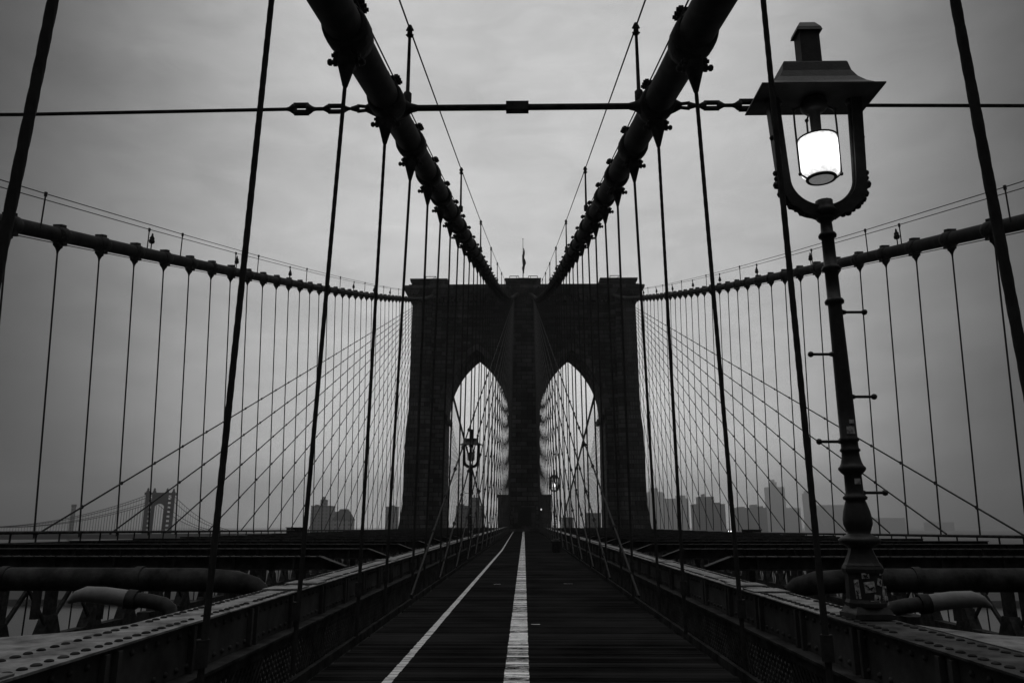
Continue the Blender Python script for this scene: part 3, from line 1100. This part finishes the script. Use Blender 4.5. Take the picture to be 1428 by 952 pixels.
for sd in (-1, 1):
    Xc = -18.0 if sd < 0 else 17.8
    ys = [PH[('o', sd)] + 2.765 * k for k in range(50)]
    for k in range(20):
        y = 27.2 + 4.95 * k
        stay((Xc, 131.6, 39.9 - .10 * k), (sd * XTO, y, -.35), .035, ys, .065,
             '%s diagonal stay, counted from the shallowest, from tower shoulder down to the %s truss' % (ordinal(k + 1), SIDE[sd]), 'outer %s stays' % SIDE[sd])
    ys = [PH[('i', sd)] + 2.765 * k for k in range(50)]
    for k in range(22):
        y = 16.4 + 5.15 * k
        stay((sd * 1.75, 131.2, 39.9 - .10 * k), (sd * (2.33 if k else 2.36), y, -1.5 + dz(y)), .028, ys, .060,
             '%s diagonal stay from the camera, tower middle down to the %s promenade edge' % (ordinal(k + 1), SIDE[sd]), 'central %s stays' % SIDE[sd])
    ys = [150 + 2.95 * k for k in range(62)]
    for k in range(20):
        y = 152 + 5.2 * k
        stay((sd * 17.9, TY1 + .5, 39.0), (sd * XTO, y, -.6), .03, ys, .07,
             '%s diagonal stay beyond the tower, counted away from it, in the %s arch' % (ordinal(k + 1), SIDE[sd]), 'far stays in the %s arch' % SIDE[sd], True)

# ------------------------------------------------------------------ hand ropes and small lights on the cables
for sd in (-1, 1):
    t = thing('hand_rope', (sd * 2.07, 12, cz(12)), 'wire hand rope on tall posts above the central %s cable' % SIDE[sd], 'hand rope')
    xr = sd * 2.07
    posts = [1.0, 12.05, 23.1, 34.2, 45.3, 56.3, 67.4, 78.5, 89.5, 100.6, 111.6, 122.7]
    mb = MB()
    mb.tube([(xr, -8, cz(-8) + 1.62)] + [(xr, y, cz(y) + 1.62) for y in posts] + [(sd * 2.6, 131.5, 43.2)], .016, 6)
    part(mb, 'rope', M_ROPE, t)
    mb = MB()
    mb.tube([(sd * 2.13, y, cz(y) + .20) for y in [-8 + 5 * i for i in range(28)]], .013, 6)
    part(mb, 'lower_rope', M_ROPE, t)
    for y in posts:
        mb = MB()
        z = cz(y)
        mb.tube([(xr, y, z + .12), (xr, y, z + .3), (xr, y, z + .34), (xr, y, z + 1.45), (xr, y, z + 1.47), (xr, y, z + 1.58), (xr, y, z + 1.62), (xr, y, z + 1.70)],
                [.075, .075, .035, .028, .055, .045, .065, .03], 8)
        for q in (1.5, 1.6):
            mb.tube([(xr - .07, y, z + q), (xr + .07, y, z + q)], .018, 6)
        mb.bar((xr, y, z + .15), (sd * 2.25, y, z + .1), .08, .08)
        part(mb, 'post', M_STEEL, t)
    Xc = -18.0 if sd < 0 else 17.8
    for off, nm, y00, hh in ((-.40, 'inner', 25.4, 1.36), (.40, 'outer', 23.6, 1.36)):
        xr = Xc + sd * off
        t = thing('hand_rope', (xr, 25, cz(25)), '%s wire hand rope on short posts along the outer %s cable' % ('promenade side' if nm == 'inner' else 'river side', SIDE[sd]), 'hand rope')
        ps = [y00 + 10.8 * i for i in range(10)]
        mb = MB()
        mb.tube([(xr, 5, cz(5) + hh)] + [(xr, y, cz(y) + hh) for y in ps] + [(xr, 130.2, 41.75)], .018, 6)
        part(mb, 'rope', M_ROPE, t)
        for y in ps:
            mb = MB()
            mb.tube([(xr, y, cz(y)), (xr, y, cz(y) + hh)], .03, 6)
            mb.tube([(xr, y, cz(y) + hh - .1), (xr, y, cz(y) + hh + .06)], .06, 6)
            part(mb, 'post', M_STEEL, t)
    for i in range(10):
        y = 34.0 + 10.45 * i
        if y > 126:
            break
        z = cz(y) + .28
        t = thing('cable_light', (Xc, y, z), '%s small dark cable lantern from the %s photo edge, on the outer cable' % (ordinal(i + 1), SIDE[sd]), 'lantern', 'lanterns on the outer %s cable' % SIDE[sd])
        mb = MB(); mb.tube([(Xc, y, z - .05), (Xc, y, z + .32)], .03, 6); part(mb, 'stem', M_STEEL, t)
        mb = MB(); mb.lathe([(.05, .28), (.12, .32), (.14, .42), (.10, .52)], (Xc, y, z), 10); part(mb, 'bulb_guard', M_STEEL, t)
        mb = MB(); mb.lathe([(.10, .522), (.12, .56), (.05, .68), (.04, .78), (.01, .82)], (Xc, y, z), 10); part(mb, 'cap', M_STEEL, t)

# ------------------------------------------------------------------ tie rods
YT = 12.0
ZTIE = 7.20


def turnbuckle(x0, x1, h, hole=True):
    """frame of two bars between tapered end blocks, along x"""
    mb = MB()
    x0, x1 = min(x0, x1), max(x0, x1)
    L = x1 - x0
    e = L * .26
    mb.tube([(x0 - .12 * L, YT, ZTIE), (x0, YT, ZTIE), (x0 + e * .6, YT, ZTIE), (x0 + e, YT, ZTIE)], [h * .35, h * .5, h, h * .95], 8, smooth=False)
    mb.tube([(x1 - e, YT, ZTIE), (x1 - e * .6, YT, ZTIE), (x1, YT, ZTIE), (x1 + .12 * L, YT, ZTIE)], [h * .95, h, h * .5, h * .35], 8, smooth=False)
    for s_ in (-1, 1):
        mb.bar((x0 + e * .7, YT, ZTIE + s_ * h * .74), (x1 - e * .7, YT, ZTIE + s_ * h * .74), h * 1.1, h * .62)
    return mb


t = thing('tie_rod', (0, YT, ZTIE), 'thick middle tie rod with a square coupling between the two central cables', 'tie rod')
mb = MB(); mb.tube([(-2.1, YT, ZTIE), (2.1, YT, ZTIE)], .056, 14); part(mb, 'rod', M_STEEL, t)
mb = MB(); mb.box(-.30, .10, YT - .08, YT + .08, ZTIE - .08, ZTIE + .08); part(mb, 'coupling', M_STEEL, t)
for sd in (-1, 1):
    mb = MB()
    mb.tube([(sd * 1.88, YT, ZTIE), (sd * 1.98, YT, ZTIE), (sd * 2.12, YT, ZTIE), (sd * 2.3, YT, ZTIE)], [.06, .085, .17, .24], 12)
    part(mb, 'end_socket', M_STEEL, t)
for sd in (-1, 1):
    t = thing('tie_rod', (sd * 3, YT, ZTIE), 'thin outer tie rod with turnbuckles running from the central %s cable to the photo edge' % SIDE[sd], 'tie rod')
    mb = MB()
    mb.tube([(sd * 2.45, YT, ZTIE), (sd * 2.66, YT, ZTIE), (sd * 2.80, YT, ZTIE)], [.22, .13, .06], 10)
    for s_ in (-1, 1):
        mb.bar((sd * 2.74, YT, ZTIE + s_ * .03), (sd * 2.95, YT, ZTIE + s_ * .055), .06, .035)
    mb.tube([(sd * 2.92, YT, ZTIE), (sd * 3.06, YT, ZTIE)], [.075, .035], 8)
    part(mb, 'eye_lug', M_STEEL, t)
    part(turnbuckle(sd * 3.12, sd * 3.55, .075), 'link', M_STEEL, t)
    mb = MB(); mb.tube([(sd * 3.5, YT, ZTIE), (sd * 3.8, YT, ZTIE)], .035, 8); part(mb, 'pin_rod', M_STEEL, t)
    part(turnbuckle(sd * 3.74, sd * 4.16, .095), 'turnbuckle', M_STEEL, t)
    mb = MB()
    mb.tube([(sd * 4.15, YT, ZTIE), (sd * 9, YT, ZTIE - .06), (sd * 17.7, YT, ZTIE - .03)], .032, 8)
    part(mb, 'rod', M_STEEL, t)


# ------------------------------------------------------------------ lamp posts
def lamp_post(x, y, zb, label):
    t = thing('lamp_post', (x, y, zb), label, 'lamp post')

    def P(mb, name, m, parent=t):
        return mb.build(name, m, parent)
    # pedestal: square, chamfered, with panelled faces and a small pyramid shoulder
    mb = MB()
    mb.frustum((-.175, .175, -.175, .175), (-.175, .175, -.175, .175), 0, .04)
    mb.frustum((-.165, .165, -.165, .165), (-.135, .135, -.135, .135), .043, .10)
    mb.lathe([(.172, .10), (.176, .13), (.162, .16), (.156, .37), (.172, .39), (.178, .42), (.168, .445)], (0, 0, 0), 12, smooth=False, rot=PI / 12)
    mb.lathe([(.165, .45), (.15, .47), (.115, .55), (.098, .60), (.094, .63)], (0, 0, 0), 12, smooth=False, rot=PI / 12)
    ped = P(mb, 'pedestal', M_IRON)
    rnd = random.Random(3)
    for (ax, off, z0, w, h, tilt) in ((-PI / 2, -.03, .27, .13, .09, .1), (-PI / 2, .05, .18, .07, .05, -.2), (-PI / 4, .0, .40, .10, .055, .15),
                                      (-PI / 4, .04, .22, .12, .11, -.12), (-PI / 2, -.07, .365, .09, .045, .05), (-3 * PI / 4, .0, .25, .06, .16, .06), (-PI / 4, .06, .14, .14, .07, .25),
                                      (-PI / 2, .02, .13, .12, .05, -.08), (-PI / 3, .0, .31, .07, .06, -.3)):
        nx, ny = math.cos(ax), math.sin(ax)
        c = Vector((nx * .156 - ny * off * .7, ny * .156 + nx * off * .7, z0))
        w *= .7
        u = Vector((-ny, nx, 0)); v = Vector((0, 0, 1))
        u, v = u * math.cos(tilt) + v * math.sin(tilt), v * math.cos(tilt) - u * math.sin(tilt)
        n3 = Vector((nx, ny, 0)) * .004
        mb = MB()
        q = [c - u * w / 2 - v * h / 2, c + u * w / 2 - v * h / 2, c + u * w / 2 + v * h / 2, c - u * w / 2 + v * h / 2]
        mb.hexa([p - n3 for p in q] + [p + n3 for p in q])
        for s_ in range(4):          # scribbled strokes
            a = c + u * rnd.uniform(-.4, .4) * w + v * rnd.uniform(-.35, .35) * h + n3 * 1.6
            b = c + u * rnd.uniform(-.4, .4) * w + v * rnd.uniform(-.35, .35) * h + n3 * 1.6
            mb.bar(a, b, .008, .003, n3, 1)
        P(mb, 'sticker', [M_STICKER, M_INK], ped)
    # turned shaft
    mb = MB()
    prof = [(.12, .60), (.13, .61), (.19, .645), (.197, .67), (.175, .69), (.12, .715), (.105, .73), (.118, .76), (.136, .81), (.137, .85), (.125, .92), (.105, .985), (.092, 1.02),
            (.112, 1.03), (.116, 1.05), (.098, 1.065), (.085, 1.09), (.083, 1.25), (.105, 1.27), (.128, 1.295), (.132, 1.315), (.112, 1.335), (.10, 1.36), (.088, 1.41), (.083, 1.46),
            (.097, 1.47), (.098, 1.485), (.084, 1.50), (.082, 1.555), (.096, 1.565), (.097, 1.585), (.083, 1.60), (.081, 1.9), (.075, 2.4), (.069, 2.88)]
    for z in (2.93, 3.27, 3.62):
        r = .069 - (z - 2.93) * .006
        prof += [(r, z - .03), (r + .026, z - .022), (r + .030, z), (r + .018, z + .02), (r, z + .03)]
    prof += [(.060, 3.76), (.085, 3.78), (.10, 3.80), (.075, 3.82), (.06, 3.84)]
    mb.lathe([(r * .92, z) for r, z in prof], (0, 0, 0), 28)
    shaft = P(mb, 'shaft', M_IRON)
    for (z, w, h, off) in ((1.66, .075, .07, -.01), (1.19, .06, .05, .01), (1.74, .05, .035, .015)):
        mb = MB()
        n_ = 7
        vs = []
        for i in range(n_):
            th = -PI / 2 + off * 8 + (i / (n_ - 1) - .5) * w / .083
            for zz in (z - h / 2, z + h / 2):
                vs.append((.081 * math.cos(th), .081 * math.sin(th), zz))
        mb.add(vs, [(2 * i, 2 * i + 2, 2 * i + 3, 2 * i + 1) for i in range(n_ - 1)])
        P(mb, 'sticker', M_STICKER, shaft)
    for z, s_ in ((1.09, 1), (1.56, -1), (1.985, 1), (2.40, -1), (2.82, 1)):
        mb = MB()
        mb.tube([(s_ * .06, 0, z), (s_ * .27, 0, z)], .014, 8)
        mb.tube([(s_ * .065, 0, z), (s_ * .1, 0, z)], [.03, .018], 8)
        mb.blob((s_ * .28, 0, z), .03, 10)
        P(mb, 'step_bar', M_IRON)
    # U-shaped yoke with scalloped outer edge
    mb = MB()
    cen = []
    a_, b_ = .385, .37
    zc = 4.24
    for i in range(25):
        th = PI + PI * i / 24
        cen.append((a_ * math.cos(th), zc + b_ * math.sin(th)))
    path = [(-.43, 5.155), (-.425, 5.0), (-.41, 4.7), (-.395, 4.4)] + cen + [(.395, 4.4), (.41, 4.7), (.425, 5.0), (.43, 5.155)]
    vs, fs = [], []
    for i, (px_, pz) in enumerate(path):
        q0, q1 = path[max(i - 1, 0)], path[min(i + 1, len(path) - 1)]
        tx, tz = q1[0] - q0[0], q1[1] - q0[1]
        L = math.hypot(tx, tz)
        nx, nz = tz / L, -tx / L      # outward
        if nx * px_ + nz * (pz - zc) < 0:
            nx, nz = -nx, -nz
        wout = .056 + (.022 * abs(math.sin(i * 1.15)) if 5 < i < 27 else 0)
        for w_, dep in ((-.042, .035), (wout, .035)):
            pass
        vs += [(px_ - nx * .05, -.05, pz - nz * .05), (px_ + nx * wout, -.05, pz + nz * wout), (px_ + nx * wout, .05, pz + nz * wout), (px_ - nx * .05, .05, pz - nz * .05)]
    for i in range(len(path) - 1):
        a, b = 4 * i, 4 * i + 4
        for k in range(4):
            fs.append((a + k, a + (k + 1) % 4, b + (k + 1) % 4, b + k))
    mb.add(vs, fs, False)
    for s_ in (-1, 1):               # leaf knobs on the arms
        for (xx, zz, r) in ((.455, 4.17, .045), (.425, 4.07, .042), (.465, 4.70, .028), (.365, 5.10, .035), (.335, 3.94, .04), (.235, 3.865, .036), (.44, 5.08, .04), (.462, 4.30, .03), (.452, 4.24, .032), (.40, 4.01, .036), (.375, 3.975, .03), (.285, 3.90, .03), (.18, 3.845, .03)):
            mb.blob((s_ * xx, 0, zz), r, 8)
    mb.lathe([(.06, 3.79), (.09, 3.83), (.13, 3.86), (.10, 3.90), (.085, 3.94), (.085, 3.99), (.05, 4.0)], (0, 0, 0), 12)
    P(mb, 'yoke', M_IRON)
    mb = MB()
    inn = [(x_ * .865, 0, z_ if z_ > zc else zc + (z_ - zc) * .84) for x_, z_ in path]
    mb.tube(inn, .022, 8)
    P(mb, 'yoke_moulding', M_PIPE)  # lighter grey than the yoke: its inner highlight is put into the colour
    # wide hood with concave roof
    mb = MB()
    W0, D0 = .625, .305
    lev = [(W0, D0, 5.140), (W0, D0, 5.155), (.54, .265, 5.180), (.465, .23, 5.225), (.40, .195, 5.295), (.355, .17, 5.380), (.335, .155, 5.480), (.325, .15, 5.500)]
    vs, fs = [], []
    for w_, d_, z in lev:
        vs += [(-w_, -d_, z), (w_, -d_, z), (w_, d_, z), (-w_, d_, z)]
    for i in range(len(lev) - 1):
        for k in range(4):
            fs.append((4 * i + k, 4 * i + (k + 1) % 4, 4 * i + 4 + (k + 1) % 4, 4 * i + 4 + k))
    fs.append((3, 2, 1, 0)); o = 4 * (len(lev) - 1); fs.append((o, o + 1, o + 2, o + 3))
    mb.add(vs, fs)
    P(mb, 'hood', M_IRON)
    mb = MB()
    mb.frustum((-.105, .105, -.08, .08), (-.105, .105, -.08, .08), 5.50, 5.915)
    ch = P(mb, 'chimney', M_IRON)
    mb = MB()
    mb.frustum((-.135, .135, -.105, .105), (-.125, .125, -.095, .095), 5.914, 5.955)
    mb.frustum((-.125, .125, -.095, .095), (-.08, .08, -.06, .06), 5.957, 6.03)
    P(mb, 'cap', M_IRON, ch)
    # burner, globe and its cage
    mb = MB()
    mb.lathe([(.04, 4.66), (.05, 4.68), (.055, 4.98), (.10, 5.0), (.13, 5.03), (.135, 5.07), (.115, 5.12), (.1, 5.138)], (0, 0, 0), 16)
    P(mb, 'burner', M_IRON)
    mb = MB()
    mb.lathe([(.186, 4.68), (.194, 4.65), (.19, 4.42), (.184, 4.30), (.14, 4.255)], (0, 0, 0), 28)
    g = P(mb, 'globe', M_GLOBE)
    mb = MB(); mb.lathe([(.115, 4.23), (.118, 4.235), (.12, 4.248), (.1, 4.25)], (0, 0, 0), 24); P(mb, 'lens', M_LENSGLASS, g)
    mb = MB()
    for zz, rr, th in ((4.24, .135, .017), (4.68, .196, .009)):
        mb.tube([(rr * math.cos(2 * PI * i / 28), rr * math.sin(2 * PI * i / 28), zz) for i in range(29)], th, 6, cap=False)
    for i in range(3):
        th = PI * i / 2
        c_, s_ = math.cos(th), math.sin(th)
        mb.tube([(.12 * c_, .12 * s_, 5.07), (.215 * c_, .215 * s_, 5.02), (.217 * c_, .217 * s_, 4.85), (.21 * c_, .21 * s_, 4.29), (.14 * c_, .14 * s_, 4.24)], .011, 6)
        mb.blob((.215 * c_, .215 * s_, 5.02), .022, 8)
        mb.blob((.21 * c_, .21 * s_, 4.29), .02, 8)
    P(mb, 'cage', M_IRON)
    return t


lamp = lamp_post(3.05, 7.14, -.83 + dz(7.14), 'large lit lamp post with hooded lantern and step bars, standing on the right girder')


def copy_tree(o, parent=None):
    c = o.copy()
    COL.objects.link(c)
    if parent is not None:
        c.parent = parent
    for ch in list(o.children):
        copy_tree(ch, c)
    return c


for (x, y, lit, lab) in ((-3.06, 43.6, False, 'dark unlit lamp post standing before the left arch of the tower'),
                         (3.06, 78.5, True, 'small distant lit lamp post standing before the right arch of the tower')):
    c = copy_tree(lamp)
    c.location = (x, y, -.83 + dz(y))
    c['label'] = lab
    if not lit:
        for ch in c.children:
            if ch.name.startswith('globe'):
                ch.data = ch.data.copy(); ch.data.materials[0] = M_GLOBE_OFF
                for l_ in ch.children:
                    l_.data = l_.data.copy(); l_.data.materials[0] = M_GLOBE_OFF
for o in [lamp]:
    o['group'] = 'promenade lamp posts'
for o in COL.objects:
    if o.name.startswith('lamp_post'):
        o['group'] = 'promenade lamp posts'

# ------------------------------------------------------------------ litter bin, boxes, stand-in lights
bx, by = 1.70, 42.0
bz = -1.6 + dz(by)
t = thing('litter_bin', (bx, by, bz), 'squat round litter bin on the boards at the right promenade edge', 'litter bin')
mb = MB(); mb.lathe([(.22, 0), (.23, .03), (.25, .5), (.26, .52)], (bx, by, bz), 18); part(mb, 'drum', M_BIN, t)
mb = MB(); mb.lathe([(.27, .522), (.275, .56), (.2, .66), (.1, .7), (.09, .72)], (bx, by, bz), 18); part(mb, 'lid', M_STEEL, t)
mb = MB()
for k in range(12):
    th = 2 * PI * k / 12
    mb.bar((bx + .262 * math.cos(th), by + .262 * math.sin(th), bz + .02), (bx + .268 * math.cos(th), by + .268 * math.sin(th), bz + .5), .03, .012, (math.cos(th), math.sin(th), 0))
part(mb, 'slats', M_BIN, t)

for sd, y, lab in ((-1, 58.5, 'dark equipment box on the left truss rail beside the skyline blocks'), (1, 59.5, 'dark equipment box on the right truss rail before the flat roofed block')):
    zr = -.13 - .0045 * y if sd < 0 else -.25 - .0052 * y
    t = thing('equipment_box', (sd * XTO, y, zr), lab, 'box')
    mb = MB(); mb.box(sd * XTO - .65, sd * XTO + .65, y - .3, y + .3, zr - .25, zr + .2); part(mb, 'cabinet', M_STEEL, t)
    mb = MB(); mb.box(sd * XTO - .7, sd * XTO + .7, y - .36, y + .34, zr + .203, zr + .25); part(mb, 'lid', M_STEEL, t)
    mb = MB()
    for xx in (-.5, .5):
        mb.box(sd * XTO + xx - .05, sd * XTO + xx + .05, y - .05, y + .05, zr - .6, zr - .253)
    part(mb, 'stand', M_STEEL, t)
for y, lab in ((66.0, 'left of two tiny bright stand-ins for far building lights on the right truss rail'), (65.3, 'right of two tiny bright stand-ins for far building lights on the right truss rail')):
    zr = -.25 - .0052 * y
    t = thing('stand_in_light', (XTO, y, zr), lab, 'stand_in_light', 'stand-in lights on the right truss')
    mb = MB(); mb.box(XTO - .05, XTO + .05, y - .05, y + .05, zr - .5, zr); mb.box(XTO - .16, XTO + .16, y - .1, y + .1, zr, zr + .22); part(mb, 'housing', M_STEEL, t)
    mb = MB(); mb.box(XTO - .10, XTO + .08, y - .13, y - .103, zr + .06, zr + .16); part(mb, 'lens', M_LIT, t)  # small lit unit standing in for lights of far buildings


# ------------------------------------------------------------------ far skyline
def at(px, py, Y):
    """where the sight line through a photo point reaches depth Y"""
    d = Vector(((px - 714.0), -(py - 476.0), -1050.0))
    d = cam.rotation_euler.to_matrix() @ d
    return d * (Y / d.y)


GROUND = -38.5


def block(px0, px1, ytop, Y, m, label, depth=None, roof=None, extra=(), name='tower_block'):
    a, b = at(px0, ytop, Y), at(px1, ytop, Y)
    w = b.x - a.x
    d = depth or max(18, w * .8)
    xc = (a.x + b.x) / 2
    t = thing(name, (xc, Y, GROUND), label, 'building')
    mb = MB()
    mb.box(-w / 2, w / 2, 0, d, -1, a.z - GROUND)
    mb.build('wall', M_FAC[m], t)
    mb = MB()
    h = a.z - GROUND
    mb.box(-w / 2 - .5, w / 2 + .5, -.5, d + .5, h + .01, h + 1.2)
    if roof == 'hip':
        mb.frustum((-w / 2 - .5, w / 2 + .5, -.5, d + .5), (-w * .2, w * .2, d * .3, d * .7), h + 1.21, h + roof_h(px0, px1, Y))
    rf = mb.build('roof', M_FARSTEEL, t)
    for (e0, e1, ey) in extra:       # set-back storeys and tank houses on the roof
        p0, p1 = at(e0, ey, Y), at(e1, ey, Y)
        mb = MB()
        mb.box(p0.x - xc, p1.x - xc, d * .2, d * .8, h + 1.21, p0.z - GROUND)
        mb.build('penthouse', M_FAC[m], rf)
    return t


def roof_h(px0, px1, Y):
    return 15 * Y / 1050.0


block(434, 462, 706, 1170, 0, 'square brick block with a roof turret behind the left stays', extra=((446, 453, 696), (438, 441, 703), (449, 450, 692)))
block(461, 470, 714, 1248, 2, 'narrow low block squeezed between the turret block and the hip roofed house')
block(464, 490, 725, 1144, 1, 'house with a steep hipped roof right of the turret block', roof='hip')
block(538, 554, 707, 1300, 0, 'slim slab block just left of the stone tower', extra=((542, 549, 704),))
block(636, 674, 706, 1066, 0, 'broad block seen low in the left arch', extra=((655, 668, 693), (641, 646, 702), (660, 661, 689)))
block(784, 800, 722, 1170, 2, 'low dark block seen low in the right arch behind the ropes')
block(817, 838, 716, 1040, 2, 'flat dark block at the right side of the right arch')
block(903, 925, 686, 4080, 1, 'tall hazy block immediately right of the stone tower', extra=((908, 918, 680),))
block(926, 960, 695, 3570, 1, 'wide hazy block with a raised end, second right of the stone tower', extra=((946, 957, 690),))
block(970, 1011, 703, 1870, 2, 'solid dark block with a broad raised centre, right of the tower', extra=((976, 997, 692), (1001, 1006, 700), (983, 984, 688)))
block(1029, 1069, 708, 2550, 2, 'long flat roofed block with a small roof tower, behind the equipment box', extra=((1052, 1058, 703), (1034, 1040, 706), (1062, 1066, 705)))
block(1071, 1094, 679, 4675, 1, 'tall pale tower with a stepped crown fading into mist', extra=((1076, 1084, 672), (1079, 1081, 668)))
block(1096, 1116, 708, 4930, 1, 'faint low block right of the pale tower')
block(1121, 1131, 688, 5185, 1, 'faint slender tower fading in the mist behind a thick rope', extra=((1123, 1128, 684),))
block(1146, 1182, 704, 5015, 1, 'faint broad block just left of the large lamp post')
block(1228, 1262, 722, 5185, 1, 'faint low block just right of the large lamp post')
block(1300, 1330, 728, 5236, 1, 'faintest lowest block near the right photo edge')
p = at(103.5, 703, 1350)
t = thing('smokestack', (p.x, 1350, GROUND), 'lone square smokestack left of the distant suspension bridge tower', 'smokestack')
mb = MB(); mb.frustum((-3.2, 3.2, -3.2, 3.2), (-2.6, 2.6, -2.6, 2.6), 0, p.z - GROUND - 4); mb.build('shaft', M_FAC[0], t)
mb = MB(); mb.box(-3.0, 3.0, -3.0, 3.0, p.z - GROUND - 3.99, p.z - GROUND); mb.build('rim', M_FARSTEEL, t)

# distant suspension bridge
BY = 800.0
BK = BY / 1150.0
pt = at(224, 690, BY)
t = thing('suspension_bridge', (pt.x, BY, -42), 'distant steel suspension bridge with a finialed arched tower at the far left', 'bridge')
HT = pt.z + 42
zd = 42 - 8.0                        # deck height above water
ang = R(20)
ax = Vector((-math.cos(ang), -math.sin(ang), 0))      # along the bridge, towards the left
tx_ = Vector((math.cos(R(25)), math.sin(R(25)), 0))    # across the tower
ay = Vector((0, 0, 1)).cross(tx_)


def L3(u, v, z):
    return tx_ * (u * BK) + ay * (v * BK) + Vector((0, 0, z))


mb = MB()
TW = 21.5
vs, fs = [], []


def bb(u0, u1, v0, v1, z0, z1):
    mb.hexa([L3(u0, v0, z0), L3(u1, v0, z0), L3(u1, v1, z0), L3(u0, v1, z0), L3(u0, v0, z1), L3(u1, v0, z1), L3(u1, v1, z1), L3(u0, v1, z1)])


for s_ in (-1, 1):
    for c in (8.8, 17.6):
        bb(*sorted((s_ * (c - 2.6), s_ * (c + 2.6))), -5, 5, 0, HT)
    # lattice panels joining each pair of legs, with open slots
    z = 6.0
    while z < HT - 6:
        bb(*sorted((s_ * 11.41, s_ * 14.99)), -3, 3, z, z + 2.6)
        z += 4.6
for i in range(12):                  # arched head between the legs
    u0, u1 = -6.2 + 12.4 * i / 12, -6.2 + 12.4 * (i + 1) / 12
    um = (u0 + u1) / 2
    bb(u0, u1, -4, 4, HT - 13 + 4.2 * math.sqrt(max(0, 1 - (um / 6.4) ** 2)), HT - .01)
bb(-22, 22, -5.5, 5.5, HT, HT + 2.5)
bb(-6.19, 6.19, -4, 4, zd - 6, zd - 1)
part_o = mb.build('tower', M_FARSTEEL, t)
mb = MB()
for c in (-17.6, -8.8, 8.8, 17.6):
    q = L3(c, 0, 0)
    mb.lathe([(1.7, HT + 2.51), (2.0, HT + 3.6), (.9, HT + 4.6), (1.3, HT + 5.6), (.2, HT + 7.4)], (q.x, q.y, 0), 8)
mb.build('finials', M_FARSTEEL, part_o)
dk = MB(); sp_ = MB()
for s_ in (-1, 1):
    for u in (17.6, 8.8):
        c = MB()
        o = L3(s_ * u, 0, 0)
        pts = []
        for i in range(25):
            q = i / 24.0
            zz = zd + 6 + (HT - zd - 6) * (1 - q) ** 2
            pts.append(o + ax * (215 * BK * q) + Vector((0, 0, zz)))
        c.tube(pts, .3, 6)
        pts2 = [o - ax * (88 * BK * q_ / 12.0) + Vector((0, 0, HT + (zd + 2 - HT) * (q_ / 12.0) * (1 - .18 * math.sin(PI * q_ / 12.0) * 0 + .0) - 6 * math.sin(PI * q_ / 12.0))) for q_ in range(13)]
        c.tube(pts2, .3, 6)
        c.build('cable', M_FARSTEEL, t)
        if u == 17.6:
            for i in range(1, 60):
                q = i / 60.0
                b = o + ax * (215 * BK * q)
                sp_.tube([b + Vector((0, 0, zd)), b + Vector((0, 0, zd + 6 + (HT - zd - 6) * (1 - q) ** 2))], .13, 4)
            for i in range(1, 26):
                q = i / 26.0
                b = o - ax * (88 * BK * q)
                sp_.tube([b + Vector((0, 0, zd)), b + Vector((0, 0, HT + (zd + 2 - HT) * q - 6 * math.sin(PI * q)))], .13, 4)
so_ = sp_.build('suspenders', M_FARSTEEL, t)
so_['kind'] = 'stuff'
dk.bar(-ax * 400 + Vector((0, 0, zd - 3)), ax * 620 + Vector((0, 0, zd - 3)), 26, 5)
dk.build('deck', M_FARSTEEL, t)

# ------------------------------------------------------------------ the mist over the river
HAZE = 0.00028
mb = MB()
mb.box(-4500, 4500, -120, 5600, -43.5, 290)
hz = mb.build('haze', [])
hz['kind'] = 'stuff'
hm = bpy.data.materials.new('river mist')
hm.use_nodes = True
ht = hm.node_tree
ht.nodes.clear()
pv = ht.nodes.new('ShaderNodeVolumePrincipled')
pv.inputs['Color'].default_value = (.8, .8, .8, 1)
pv.inputs['Density'].default_value = HAZE
pv.inputs['Anisotropy'].default_value = 0.65
om = ht.nodes.new('ShaderNodeOutputMaterial')
ht.links.new(pv.outputs[0], om.inputs['Volume'])
hz.data.materials.append(hm)
